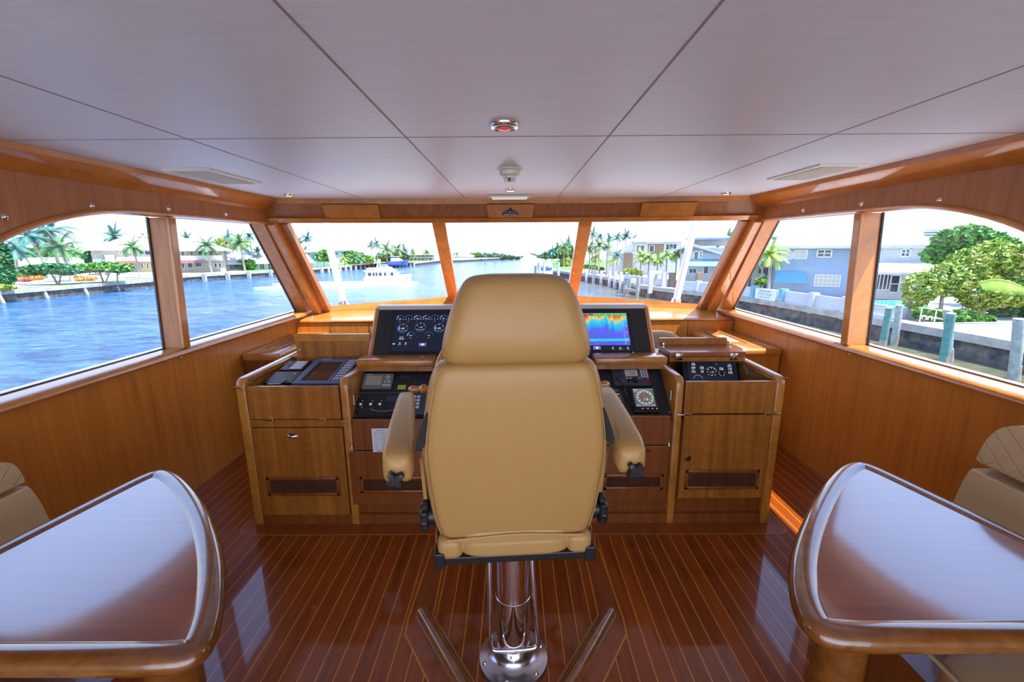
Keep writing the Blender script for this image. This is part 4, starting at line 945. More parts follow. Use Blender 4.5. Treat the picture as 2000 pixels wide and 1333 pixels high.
# rows: z, half width, rear y, front y (chair coordinates)
back = [(.672, .215, -.130, -.02), (.680, .250, -.150, 0), (.705, .272, -.162, .01), (.80, .286, -.185, .0), (.95, .297, -.215, -.04), (1.06, .297, -.232, -.07), (1.18, .278, -.246, -.10), (1.27, .258, -.252, -.115), (1.312, .235, -.245, -.125), (1.330, .17, -.215, -.15)]
bk = obj('backrest', loftrows(back), M['leather'], CH, True, ang=60)
head = [(1.318, .165, -.225, -.13), (1.325, .205, -.262, -.115), (1.345, .219, -.290, -.108), (1.40, .213, -.305, -.105), (1.48, .189, -.305, -.11), (1.545, .160, -.292, -.12), (1.572, .132, -.268, -.14), (1.580, .085, -.245, -.17)]
obj('headrest', loftrows(head, 5, .06, .014), M['leather'], CH, True, ang=60)
# piping along the side seams of the rear cover
for sg in (-1, 1):
    pts = [CW @ Vector((sg*(w+.0005), yb+.060, z)) for z, w, yb, yf in vec4(back[2:9], 6)]
    obj('side_seam', MB().tube(pts, .0022, 6), M['piping'], bk, True)
    pts = [CW @ Vector((sg*(w-.018), yb+.004-.0045, z)) for z, w, yb, yf in vec4(back[2:9], 6)]
    obj('rear_seam', MB().tube(pts, .0016, 6), M['piping'], bk, True)
pts = [CW @ Vector((x, -.172+.010*abs(x/.25)**3, .684 + .012*math.cos(x*9))) for x in [(-.235+.47*k/24) for k in range(25)]]
obj('hem', MB().tube(pts, .005, 8), M['leather'], bk, True)
# seat cushion with rolled rear edge
obj('seat', MB().cushion((0, .10, .665), (.262, .27, .068), 5, 14, CW), M['leather'], CH, True, ang=60)
obj('seat_roll', MB().cushion((0, -.125, .642), (.185, .05, .034), 5, 10, CW), M['leather'], CH, True, ang=60, label='tan leather roll along the rear of the seat')
for sg in (-1, 1): obj('seat_corner', MB().cushion((sg*.225, -.115, .640), (.046, .055, .042), 3.5, 8, CW), M['leather'], CH, True, ang=60)
for sg in (-1, 1): obj('cover_flap', MB().loft([[(sg*(.272+.006*math.sin(k)), -.13+.05*k/4+a, .70-.012*k+b) for a, b in ((0, 0), (.012, 0), (.012, -.05), (0, -.05))] for k in range(5)], CW), M['leatherb'], CH, True)
mb = MB().box(-.272, .272, -.165, -.125, .583, .612, CW, .004); mb.box(-.25, .25, -.14, .30, .575, .60, CW)
fr = obj('seat_frame', mb, M['black'], CH)
for sg in (-1, 1): obj('frame_bracket', MB().box(sg*.262-.018, sg*.262+.018, -.172, -.11, .574, .632, CW, .004), M['black'], fr)
# recline knobs on both sides
for sg in (-1, 1):
    pr = []; n = 60
    kb = MB(); ringp = []
    for x in (0.0, .004, .020, .026):
        rr = .052 if x in (.004, .020) else .047
        ringp.append([(sg*(.298+x), -.105 + (rr+.004*math.cos(10*2*PI*k/n))*math.cos(2*PI*k/n), .742 + (rr+.004*math.cos(10*2*PI*k/n))*math.sin(2*PI*k/n)) for k in range(n)])
    obj('recline_knob', kb.loft(ringp, CW), M['black'], CH, True, ang=35)
    obj('knob_boss', MB().tube([CW @ Vector((sg*.26, -.105, .742)), CW @ Vector((sg*.30, -.105, .742))], .034, 20), M['black'], CH, True)
    obj('hinge_plate', MB().box(sg*.290-.006, sg*.290+.006, -.05, .04, .66, .80, CW, .003), M['black'], CH)
# armrests
for sg in (-1, 1):
    rows = []
    for y, w, h_, cz in ((-.240, .012, .012, .985), (-.236, .032, .034, .985), (-.222, .045, .048, .986), (-.17, .050, .053, .990), (.0, .046, .053, 1.002), (.2, .038, .050, 1.012), (.30, .033, .044, 1.016), (.33, .024, .030, 1.018), (.34, .008, .01, 1.018)):
        cx = sg*(.372 + .055*(y+.22)/.5); ring_ = []
        for k in range(24):
            a = 2*PI*k/24; ca, sa = math.cos(a), math.sin(a); l = (abs(ca)**5+abs(sa)**5)**(-.2)
            ring_.append((cx + w*ca*l, y, cz + h_*sa*l))
        rows.append(ring_)
    ar = obj('armrest', MB().loft(rows, CW), M['leather'], CH, True, ang=70)
    obj('arm_seam', MB().tube([CW @ Vector((sg*(.372+.055*(y+.22)/.5 - .030), y, 1.046)) for y in (-.19, -.1, 0, .1, .2)], .0018, 6), M['piping'], ar, True)
    # star grip at the rear end
    st = []
    Ms = CW @ frame((sg*.374, -.243, .962), (0, 0, 1), (1, 0, 0))
    star = [((.030 if k % 6 < 3 and k % 6 != 1 else (.031 if k % 6 == 1 else .015))*math.cos(2*PI*k/24+.4), (.030 if k % 6 in (0, 1, 2) else .014)*math.sin(2*PI*k/24+.4)) for k in range(24)]
    obj('star_grip', MB().prism(star, 'z', -.002, .020, Ms, .003), M['black'], ar, True)
    # panel between arm and back
    rows = [[(sg*(.305+.012*a), -.12+.06*b + (.9-z)*.25, z) for a, b in ((0, 0), (1, 0), (1, 1), (0, 1))] for z in (.78, .85, .92, .97)]
    obj('arm_support', MB().loft(rows, CW), M['leather'], CH, True)
    rows = [(1.045, .004), (1.06, .012), (1.10, .011), (1.135, .007), (1.165, .002)]
    obj('zip_opening', MB().loft([[(sg*(.303-.05*(z-1.045)/.12*.6+u), -.228+v, z) for u, v in ((-w_-.004, 0), (w_, .0), (w_, .07), (-w_, .07))] for z, w_ in rows], CW), M['rubber'], bk)
# pedestal, footrest
obj('pedestal', MB().tube([CW @ Vector((0, 0, .02)), CW @ Vector((0, 0, .57))], .069, 36), M['chrome'], CH, True)
obj('pedestal_collar', MB().lathe([(.0695, .305), (.0715, .307), (.0715, .311), (.0695, .313)], (0, 0, 0), (0, 0, 1), 36, CW), M['steel'], CH, True)
bs = obj('base_plate', MB().lathe([(.14, .0), (.144, .004), (.140, .010), (.115, .016), (.085, .026), (.072, .040), (.069, .052), (.05, .052)], (0, 0, 0), (0, 0, 1), 48, CW), M['steel'], CH, True)
for k in range(6):
    a = 2*PI*k/6+.25
    obj('bolt', MB().lathe([(0, .008), (.005, .007), (.009, .002), (.009, 0)][::-1], (.122*math.cos(a), .122*math.sin(a), .013), (0, 0, 1), 12, CW), M['chrome'], bs, True)
fp = [(-.092, -.03, .56), (-.092, -.05, .40), (-.094, -.06, .20), (-.094, -.062, .14), (-.088, -.064, .118), (-.07, -.066, .110), (0, -.068, .109), (.07, -.066, .110), (.088, -.064, .118), (.094, -.062, .14), (.090, -.06, .20), (.075, -.05, .40), (.070, -.03, .56)]
obj('footrest', MB().tube([CW @ Vector(p) for p in catmull([Vector(p) for p in fp], 4, False)], .0095, 12), M['chrome'], CH, True)
for sg in (-1, 1):
    mb = MB().box(sg*.128-.022, sg*.128+.022, -.08, -.04, .555, .572, CW, .003); mb.tube([CW @ Vector((sg*.128, -.06, .58)), CW @ Vector((sg*.128, -.06, .545))], .011, 12); mb.box(sg*.128-.030, sg*.128+.030, -.09, -.05, .535, .548, CW, .004)
    mb.tube([CW @ Vector((sg*.165, -.07, .578)), CW @ Vector((sg*.165, -.075, .545))], .006, 8)
    obj('slide_clamp', mb, M['chrome'], CH, True)

# ------------------------------------------------------------------ tables with fiddle rails
def smooth_poly(pts, step=.012, it=60, keep=None):
    P = []
    for i in range(len(pts)):
        a, b = Vector(pts[i]), Vector(pts[(i+1) % len(pts)]); n = max(1, int((b-a).length/step))
        P += [a.lerp(b, k/n) for k in range(n)]
    for _ in range(it):
        m = len(P); P = [(P[i-1]+P[(i+1) % m])*.25+P[i]*.5 for i in range(m)]
    return [(p.x, p.y) for p in P]
def inset(pl, d):
    n = max(1, int(math.ceil(abs(d)/.006))); P = pl
    for _ in range(n):
        P = [Vector(p) for p in offset(P, d/n)]; m = len(P)
        for _k in range(2): P = [(P[i-1]+P[(i+1) % m])*.25+P[i]*.5 for i in range(m)]
    return [(p[0], p[1]) for p in P]
def hull2d(P):
    P = sorted(set((round(x, 5), round(y, 5)) for x, y in P)); cr = lambda o, a, b: (a[0]-o[0])*(b[1]-o[1])-(a[1]-o[1])*(b[0]-o[0])
    def half(Q):
        h = []
        for p in Q:
            while len(h) > 1 and cr(h[-2], h[-1], p) <= 1e-9: h.pop()
            h.append(p)
        return h[:-1]
    return half(P) + half(P[::-1])
def make_table(outline, label, leg, sgn):
    t = thing('table', label, 'table', (leg[0], leg[1], 0))
    pl = smooth_poly(outline, .016, 42)
    mb = MB(); rings = []
    for d, z in ((.028, .688), (.010, .692), (.0, .702), (-.002, .714), (.002, .728), (.010, .738), (.022, .741), (.050, .741), (.058, .737), (.064, .7335)):
        rings.append([(x, y, z) for x, y in inset(pl, d)])
    obj('rim', mb.loft(rings, None, False), M['tablee'], t, True, ang=50)
    inn = hull2d(inset(pl, .060))
    m = len(inn); cx = sum(p[0] for p in inn)/m; cy = sum(p[1] for p in inn)/m; mb = MB()
    mb._add([(x, y, .689) for x, y in inn] + [(x, y, .7335) for x, y in inn] + [(cx, cy, .689), (cx, cy, .7335)],
            [(i, (i+1) % m, m+(i+1) % m, m+i) for i in range(m)] + [(m+i, m+(i+1) % m, 2*m+1) for i in range(m)] + [((i+1) % m, i, 2*m) for i in range(m)])
    obj('table_top', mb, M['table'], t)
    obj('leg', MB().lathe([(.13, 0), (.13, .02), (.085, .05), (.068, .12), (.066, .5), (.072, .62), (.10, .67), (.14, .69)], (leg[0], leg[1], 0), (0, 0, 1), 32), M['tablee'], t, True)
    return t
TRo = [(1.530, 1.80), (1.40, 1.735), (1.231, 1.590), (1.10, 1.462), (.99, 1.345), (.90, 1.245), (.825, 1.15), (.765, 1.06), (.720, .97), (.695, .862), (1.735, .862)]
TLo = [(-1.555, 1.75), (-1.42, 1.685), (-1.317, 1.602), (-1.18, 1.485), (-1.07, 1.375), (-.97, 1.262), (-.885, 1.155), (-.81, 1.045), (-.745, .935), (-.698, .806), (-1.73, .806)]
make_table(TRo, 'glossy varnished table with a raised rim by the starboard settee', (.985, 1.105, 1.42, 1.30), 1)
make_table(TLo, 'glossy varnished table with a raised rim by the port settee', (-1.0, 1.04, -1.42, 1.25), -1)

# ------------------------------------------------------------------ settees along the walls
for sg, nm, dy in ((1, 'starboard', 0.0), (-1, 'port', -.13)):
    t = thing('settee', 'beige leather settee with a quilted top panel along the %s wall' % nm, 'settee', (sg*1.7, .5+dy, 0))
    lo, hi = sorted((sg*1.30, sg*2.24))
    obj('plinth', MB().box(lo, hi, -1.0, 1.62+dy, 0, .30), M['teakd'], t)
    ys = [(-1.0, .30), (.31, 1.13+dy)]
    for a, b in ys:
        cx = sg*1.61; ob = obj('seat_cushion', MB().cushion((cx, (a+b)/2, .375), (.36, (b-a)/2, .078), 7, 12), M['leatherb'], t, True, ang=60)
        obj('piping', MB().tube([(cx+sg*-.352*math.cos(0), y, .435) for y in (a+.03, (a+b)/2, b-.03)], .006, 8), M['leatherb'], ob, True)
    # backrest with rounded forward end
    x0, x1 = sg*1.93, sg*2.12
    dz = -.02 if sg > 0 else -.085
    cv = catmull([Vector((y+dy, z+dz*f)) for y, z, f in ((1.737, .42, 0), (1.737, .54, 0), (1.718, .66, 0), (1.695, .750, .1), (1.676, .85, .3), (1.657, .91, .6), (1.625, .965, 1), (1.570, .997, 1), (1.50, 1.005, 1), (1.40, 1.005, 1))], 5, False)
    cv = [(v.x, v.y) for v in cv]
    prof = [(-1.0, .42)] + [p for p in cv if p[1] < .744] + [(-1.0, .744)]
    pr2 = [(-1.0, .749)] + [p for p in cv if p[1] > .749] + [(-1.0, 1.005+dz)]
    lo, hi = sorted((x0, x1))
    obj('backrest', MB().prism(prof, 'x', lo, hi, None, .010, 3), M['leatherb'], t, True, ang=50)
    obj('quilted_panel', MB().prism(pr2, 'x', lo, hi, None, .010, 3), M['quilt'], t, True, ang=50, label='quilted upper panel of the backrest')
# small jump seat forward of the console
t = thing('jump_seat', 'cream padded seat back showing behind the folded starboard lid', 'seat', (1.0, 3.5, 0))
pr = [(.62, .50), (.62, .99), (1.22, .99), (1.30, .975), (1.355, .935), (1.375, .88), (1.375, .50)]
obj('seat_back', MB().prism(pr, 'y', 3.46, 3.56, None, .025, 4), M['leatherb'], t, True, ang=50)
obj('seat_cushion', MB().cushion((1.0, 3.72, .46), (.37, .2, .06), 6, 10), M['leatherb'], t, True)
obj('seat_base', MB().box(.65, 1.35, 3.50, 3.88, 0, .41), M['teakd'], t)
# ================================================================== outside
WZ = -5.35; GL = -3.75; GR = -3.78
def zc_of(p): return -(CAM_R.to_3x3().transposed() @ (Vector(p)-C0)).z
def pxm(p, px): return px/F_PX*zc_of(p)
# stanchions just outside the windscreen
for nm, b, m_ in (('port', onY(671, 592, 5.0), onY(633, 440, 5.0)), ('starboard', onY(1321, 586, 5.0), onY(1357, 436, 5.0))):
    b0 = b + (b-m_)*((b.z-.93)/(m_.z-b.z)); t = thing('stanchion', 'white slanted pole outside the %s windscreen' % nm, 'pole', (b0.x, b0.y, .93))
    obj('pole', MB().tube([b0, b, m_, m_+(m_-b)*.8], .040, 18), M['white'], t, True)
    obj('pole_foot', MB().lathe([(.085, 0), (.085, .03), (.056, .06), (.052, .15), (.042, .16)], tuple(b0), tuple((m_-b).normalized()), 18), M['steel'], t, True)
# ---- water and banks
mb = MB().quad((-420, -60, WZ), (420, -60, WZ), (420, 900, WZ), (-420, 900, WZ)); struct('water', mb, M['water'])
LS = [(-73, -60), (-72.9, 61), (-72.2, 72), (-71.6, 86), (-75.5, 101), (-68.5, 116), (-62.5, 133), (-60, 159), (-57, 186), (-43, 192), (-40, 239), (-29.6, 250), (-14, 285), (2, 330), (9, 420), (14, 700)]
RS = [(29.3, -60), (29.1, 22), (28.9, 27), (28.3, 33), (27.8, 38), (27.0, 45), (25.4, 52), (21.8, 59), (19.0, 66), (18.6, 83), (15.6, 98), (10.3, 116), (8.5, 143), (12, 220), (20, 330), (24, 420), (26, 700)]
for nm, S_, far, gz, mt in (('left', LS, -420, GL, 'pave'), ('right', RS, 420, GR, 'pave')):
    mb = MB(); ins = 1.1 if nm == 'left' else -1.1
    mb._add([(x, y, gz) for x, y in S_] + [(far, 700, gz), (far, -60, gz)], [tuple(range(len(S_)+2))])
    struct('ground_%s_bank' % nm, mb, M[mt])
    mb = MB(); so2 = -1 if nm == 'left' else 1
    for i in range(len(S_)-1):
        (xa, ya), (xb, yb) = S_[i], S_[i+1]
        mb._add([(xa, ya, WZ-.5), (xb, yb, WZ-.5), (xb, yb, gz-.45), (xa, ya, gz-.45)], [(0, 1, 2, 3)])
    struct('wall_%s_bank' % nm, mb, M['wet_shaded_wall'])
    mb = MB()
    for i in range(len(S_)-1):
        (xa, ya), (xb, yb) = S_[i], S_[i+1]; o1 = -so2*.28; o2 = so2*1.0
        mb._add([(xa+o1, ya, gz-.48), (xb+o1, yb, gz-.48), (xb+o1, yb, gz+.06), (xa+o1, ya, gz+.06), (xa+o2, ya, gz+.06), (xb+o2, yb, gz+.06), (xa+o2, ya, gz-.48), (xb+o2, yb, gz-.48)],
                [(0, 1, 2, 3), (3, 2, 5, 4), (0, 6, 7, 1)])
    struct('trim_%s_bank_cap' % nm, mb, M['concrete'])
def lawn(nm, pts, z, mat='grass'):
    mb = MB(); mb._add([(x, y, z) for x, y in pts], [tuple(range(len(pts)))]); o = obj(nm, mb, M[mat]); o['kind'] = 'structure'; return o
lawn('lawn', [(-73.8, -20), (-73.8, 61), (-73.2, 72), (-72.6, 86), (-74.5, 94), (-77, 92), (-76, 72), (-77, 61), (-78, -20)], GL+.04)
lawn('lawn', [(-70, 116), (-64, 133), (-61.5, 159), (-58.5, 186), (-44, 194), (-41.5, 239), (-31, 252), (-60, 260), (-80, 200), (-90, 140)], GL+.04)
lawn('lawn', [(26.5, 110), (12, 116), (10, 143), (13, 220), (60, 220), (60, 110)], GR+.04)
# batter piles along the left seawall
for i, y in enumerate((55, 61, 67, 73, 79, 85)):
    x = -72.6+(.4 if y > 70 else 0); o = obj('batter_pile', MB().beam((x+.55, y, WZ-.4), (x+.1, y, GL-.55), .35, .3, (0, 1, 0)), M['concrete'])
    tag(o, 'pale concrete batter pile against the left-hand seawall below the lawn', 'pile', 'batter piles of the lawn seawall')
for i, y in enumerate((104, 109, 114, 120, 126, 132, 140, 148)):
    x = onY(500, 540, y).x
    for k in range(len(LS)-1):
        if LS[k][1] <= y <= LS[k+1][1]: f = (y-LS[k][1])/(LS[k+1][1]-LS[k][1]); x = LS[k][0]+(LS[k+1][0]-LS[k][0])*f
    o = obj('seawall_post', MB().box(x+.15, x+.95, y-.35, y+.35, WZ-.4, GL+.15), M['concrete']); tag(o, 'white square seawall post below the cream two-storey house', 'post', 'white posts of the far seawall')
for i in range(12):
    f = i/11; x = -62 + 4.6*f; y = 140 + 42*f
    o = obj('seawall_pile', MB().tube([(x+1.0, y, WZ-.4), (x+1.0, y, GL-.1)], .38, 10), M['stuccow']); tag(o, 'white seawall pile along the planted bank behind the motor yacht', 'pile', 'white piles behind the yacht')
for i in range(10):
    f = i/9; x = -56.2+13*f; y = 187+5*f
    o = obj('seawall_pile', MB().tube([(x, y-1, WZ-.4), (x, y-1, GL-.1)], .38, 8), M['stuccow']); tag(o, 'white seawall pile in front of the columned white house', 'pile', 'white piles in front of the columned house')

# ---- houses built on a facade frame that faces the river
class Facade:
    def __init__(s, px, py, D, skew=0.0):
        s.o = onY(px, py, D); d = Vector((s.o.x, s.o.y, 0)).normalized(); d = Matrix.Rotation(skew, 3, 'Z') @ d
        s.n = -d; s.u = Vector((d.y, -d.x, 0))
    def at(s, px, py):
        d = ray(px, py); t = (s.o-C0).dot(s.n)/d.dot(s.n); p = C0+d*t; return ((p-s.o).dot(s.u), p.z)
    def P(s, u, z, dep=0.0): return Vector((s.o.x, s.o.y, 0)) + s.u*u - s.n*dep + Vector((0, 0, z))
    def block(s, mb, u0, u1, z0, z1, d0, d1):
        v = [s.P(u, z, d) for z in (z0, z1) for d in (d0, d1) for u in (u0, u1)]
        mb._add(v, [(0,2,3,1), (4,5,7,6), (0,1,5,4), (2,6,7,3), (0,4,6,2), (1,3,7,5)]); return mb
    def rect(s, px0, py0, px1, py1):
        u0, z1 = s.at(px0, py0); u1, z0 = s.at(px1, py1); return u0, u1, z0, z1
    def window(s, r, parent, pane='wing', fr=.12, d=0.0, n=1, bars=0):
        u0, u1, z0, z1 = s.rect(*r); mb = MB(); dd = -.06+d
        s.block(mb, u0, u1, z1-fr, z1, dd, d+.1); s.block(mb, u0, u1, z0, z0+fr, dd, d+.1); s.block(mb, u0, u0+fr, z0, z1, dd, d+.1); s.block(mb, u1-fr, u1, z0, z1, dd, d+.1)
        for k in range(1, n): c = u0+(u1-u0)*k/n; s.block(mb, c-fr/3, c+fr/3, z0, z1, dd, d+.1)
        for k in range(1, bars+1): c = z0+(z1-z0)*k/(bars+1); s.block(mb, u0, u1, c-fr/3, c+fr/3, dd, d+.1)
        w_ = obj('window', mb, M['wfr'], parent); obj('pane', s.block(MB(), u0, u1, z0, z1, d-.02, d+.05), M[pane], w_); return w_
    def part(s, nm, r, mat, parent, d0, d1, zb=None):
        u0, u1, z0, z1 = s.rect(*r); return obj(nm, s.block(MB(), u0, u1, z0 if zb is None else zb, z1, d0, d1), M[mat], parent)
    def hip(s, nm, e0, e1, r0, r1, mat, parent, dep, over=.8, th=.25):
        """eaves from pixel e0 to e1, ridge from r0 to r1 (on the facade plane scale), depth dep"""
        a, za = s.at(*e0); b, zb_ = s.at(*e1); c, zr = s.at(*r0); d, _ = s.at(*r1); z = (za+zb_)/2
        v = [s.P(a, z, -over), s.P(b, z, -over), s.P(b, z, dep+over), s.P(a, z, dep+over), s.P(c, zr, dep*.5), s.P(d, zr, dep*.5)]
        v2 = [p - Vector((0, 0, th)) for p in v[:4]]
        mb = MB(); mb._add(v+v2, [(0, 1, 5, 4), (1, 2, 5), (2, 3, 4, 5), (3, 0, 4), (0, 6, 7, 1), (1, 7, 8, 2), (2, 8, 9, 3), (3, 9, 6, 0), (6, 9, 8, 7)]); return obj(nm, mb, M[mat], parent)
# A: cream house on the left bank
f = Facade(310, 520, 110); h = thing('house', 'large cream two-storey house with pale hip roof and balconies on the left bank', 'house', tuple(f.P(0, GL)))
f.part('wall', (176, 487, 305, 550), 'stucco', h, 0, 12, GL); f.part('wall', (306, 486, 446, 550), 'stucco', h, 1.0, 13, GL)
f.part('yellow_wall', (333, 487, 424, 501), 'yellow', h, .9, 1.1); f.part('yellow_wall', (272, 513, 296, 530), 'yellow', h, -.1, .1)
f.hip('roof', (170, 487.5), (300, 487.5), (240, 461), (300, 461), 'roofp', h, 12); f.hip('roof', (296, 489), (452, 489), (318, 464), (385, 466), 'roofp', h, 13)
f.part('chimney', (273, 452, 285, 480), 'stucco', h, 5, 6.5); f.part('chimney_cap', (268, 451, 288, 454), 'roofp', h, 4.7, 6.8)
f.part('balcony', (228, 502, 300, 511), 'stuccow', h, -2.2, 0); f.part('balcony', (351, 500, 434, 509), 'stuccow', h, -1.6, 1); f.part('garden_wall', (236, 532, 300, 546), 'stuccow', h, -4, -3.6)
f.part('white_bay', (205, 498, 228, 520), 'stuccow', h, -1.5, 0, GL)
f.part('awning', (230, 510, 268, 514), 'awn', h, -3.2, 0); f.part('awning', (343, 509, 400, 513.5), 'awn', h, -2.2, 1); f.part('patio_canopy', (186, 506, 201, 512), 'roofb', h, -2, 0)
for r in ((183, 490, 186, 497), (188, 490, 191, 497), (200, 490, 203, 496), (233, 490, 239, 500), (243, 490, 249, 500), (251, 489, 258, 501), (269, 490, 280, 499), (281, 490, 296, 499)): f.window(r, h, d=-.02)
for r in ((249, 514, 264, 531), (274, 514, 281, 526), (285, 514, 292, 526)): f.window(r, h, d=-.12)
for r in ((338, 491, 345, 500), (352, 491, 362, 500), (370, 491, 379, 500), (386, 490, 397, 500), (400, 490, 404, 500), (406, 490, 418, 500)): f.window(r, h, d=.88)
for r in ((343, 513, 352, 525), (353, 513, 362, 525), (365, 513, 378, 524), (380, 513, 396, 522), (408, 514, 417, 524), (417.5, 514, 426, 524), (426.5, 514, 434, 524)): f.window(r, h, d=.98)
# A2: low villa at far left
f = Facade(110, 520, 112); h = thing('house', 'low white-roofed bungalow behind the flat-topped trees on the left bank', 'house', tuple(f.P(0, GL)))
f.part('wall', (15, 519, 180, 545), 'stuccow', h, 0, 9, GL); f.hip('roof', (12, 519), (184, 519), (40, 504), (150, 504), 'roofw', h, 9); f.part('porch_gable', (145, 513, 172, 522), 'roofp', h, -1.5, 0)
for r in ((40, 525, 55, 538), (70, 525, 85, 538), (150, 525, 165, 540)): f.window(r, h)
# B: white-roofed house
f = Facade(500, 515, 128); h = thing('house', 'single-storey house with a big white roof beside the cream house', 'house', tuple(f.P(0, GL)))
f.part('wall', (440, 513, 572, 540), 'stuccow', h, 0, 12, GL); f.hip('roof', (436, 514), (578, 514), (432, 489), (560, 489), 'roofw', h, 12, 1.5)
f.part('side_wall', (425, 496, 445, 530), 'blueh', h, 6, 7, GL)
for r in ((506, 515, 518, 527), (522, 514, 534, 527), (540, 514, 552, 527), (556, 514, 566, 527), (446, 516, 492, 527)): f.window(r, h, n=2)
# C: blue house and neighbours on the far left bank
f = Facade(600, 505, 158); h = thing('house', 'blue house with a grey-white hip roof left of the port stanchion', 'house', tuple(f.P(0, GL)))
f.part('wall', (579, 491, 640, 525), 'roofb', h, 0, 10, GL); f.hip('roof', (574, 492), (643, 492), (592, 473), (612, 473), 'stuccow', h, 10)
f.window((585, 494, 592, 500), h); f.window((600, 494, 606, 500), h)
f = Facade(602, 510, 146); h = thing('house', 'small white cottage in front of the blue house', 'house', tuple(f.P(0, GL)))
f.part('wall', (586, 512, 612, 528), 'stuccow', h, 0, 6, GL); f.hip('roof', (583, 513), (615, 513), (588, 497), (600, 497), 'roofw', h, 6); f.window((592, 515, 600, 521), h)
f = Facade(664, 500, 175); h = thing('house', 'grey flat-roofed house half hidden by trees right of the port stanchion', 'house', tuple(f.P(0, GL)))
f.part('wall', (640, 491, 674, 520), 'stuccow', h, 0, 8, GL); f.part('roof', (638, 488.5, 676, 491.5), 'roofb', h, -.8, 9); f.window((652, 493, 660, 499), h, n=2); f.window((666, 492, 672, 498), h)
f = Facade(818, 506, 230); h = thing('house', 'white house with tall columns behind the motor yacht', 'house', tuple(f.P(0, GL)))
f.part('wall', (790, 497, 848, 520), 'stuccow', h, 1.5, 12, GL); f.hip('roof', (787, 498), (851, 498), (808, 486), (832, 486), 'roofp', h, 12)
for k in range(8): f.part('column', (792+k*7.4, 498, 793.6+k*7.4, 520), 'stuccow', h, -.5, .3, GL)
for k in range(7): f.window((795.2+k*7.4, 505, 798.2+k*7.4, 511), h, d=1.4)
f.part('balcony', (790, 502, 848, 504), 'stuccow', h, -.4, 1.5)
f = Facade(900, 506, 285); h = thing('house', 'pale house on the distant left bank by the centre windscreen pillar', 'house', tuple(f.P(0, GL)))
f.part('wall', (884, 500, 926, 514), 'stuccow', h, 0, 10, GL); f.hip('roof', (882, 500.5), (928, 500.5), (892, 496), (916, 496), 'roofw', h, 10)
for k in range(5): f.window((887+k*7.5, 504, 891+k*7.5, 509), h)
for k, (a, b, c, lb) in enumerate(((885.5, 889, 480, 'faint distant apartment tower, westmost of the four over the river'), (893, 897, 479, 'faint distant apartment tower, second from the centre windscreen pillar'), (900, 904.5, 478, 'faint distant apartment tower, tallest of the four'), (909, 912.5, 480, 'faint distant apartment tower, apart from the other three'))):
    f = Facade(900, 500, 620); h = thing('tower', lb, 'building', tuple(f.P(0, GL))); f.part('shaft', (a, c, b, 505), 'stuccow', h, 0, 8, GL)
    for q in range(6): f.part('floor_band', (a, c+2+q*3, b, c+2.8+q*3), 'blueh', h, -.2, 0)
# F: grey-white house, right bank
f = Facade(1280, 500, 93); h = thing('house', 'modern white house with a recessed dark balcony behind the bright palms', 'house', tuple(f.P(0, GR)))
f.part('wall', (1237, 472, 1328, 520), 'stuccow', h, 0, 10, GR); f.hip('roof', (1228, 473), (1345, 468), (1250, 458), (1345, 458), 'roofw', h, 10, 1.2)
f.window((1243, 479, 1259, 492), h, n=2); f.window((1300, 476, 1322, 489), h, n=3)
bl_ = f.part('loggia', (1266, 475, 1296, 496), 'brown', h, -.05, .2); f.window((1268, 479, 1278, 493), bl_, d=-.1); f.part('loggia_lintel', (1262, 472, 1298, 476.5), 'stuccow', h, -.6, .1)
u0, z0 = f.at(1180, 497); u1, z1 = f.at(1238, 474)
obj('side_roof', MB().loft([[f.P(u0, z0, 0), f.P(u1, z1, 0), f.P(u1, z0, 0)], [f.P(u0, z0, 9), f.P(u1, z1, 9), f.P(u1, z0, 9)]]), M['roofw'], h)
f.part('side_wall', (1186, 497, 1238, 523), 'stuccow', h, .5, 9, GR); f.part('brown_wall', (1219, 494, 1234, 524), 'brown', h, -.6, 0, GR)
# G: gabled house
f = Facade(1370, 500, 62); h = thing('house', 'white gabled house with an aqua canopy right of the starboard stanchion', 'house', tuple(f.P(0, GR)))
f.part('wall', (1330, 484, 1412, 545), 'stuccow', h, 0, 8, GR)
u0, z0 = f.at(1316, 487); u1, z1 = f.at(1350, 475); u2, z2 = f.at(1420, 497)
obj('gable_roof', MB().loft([[f.P(u0, z0, d), f.P(u1, z1, d), f.P(u2, z2, d), f.P(u2, z2-.3, d), f.P(u1, z1-.35, d), f.P(u0, z0-.3, d)] for d in (-1.2, 9)]), M['roofw'], h)
obj('gable', MB().loft([[f.P(u0+.8, z0-.3, d), f.P(u1, z1-.35, d), f.P(u2-1, z2+.2, d), f.P(u2-1, z0-.6, d), f.P(u0+.8, z0-.6, d)] for d in (0, .2)]), M['stuccow'], h)
f.hip('rear_roof', (1340, 465), (1430, 465), (1356, 451), (1400, 451), 'roofb', h, 10); f.part('rear_wall', (1352, 465, 1425, 480), 'stuccow', h, 1, 8)
f.window((1355, 491, 1364, 511), h); f.window((1366, 490, 1371.5, 504), h, bars=1)
u0, z0 = f.at(1341, 512); u1, z1 = f.at(1405, 506); zb = f.at(1341, 518)[1]
obj('canopy', MB().loft([[f.P(u0, zb, -3), f.P(u1, zb, -3), f.P(u1, z1, 0), f.P(u0, z1, 0)], [f.P(u0, zb-.1, -3), f.P(u1, zb-.1, -3), f.P(u1, z1-.1, 0), f.P(u0, z1-.1, 0)]]), M['awnb'], h)
f.window((1345, 524, 1361, 535), h, n=2); f.window((1374, 519, 1384, 536), h)
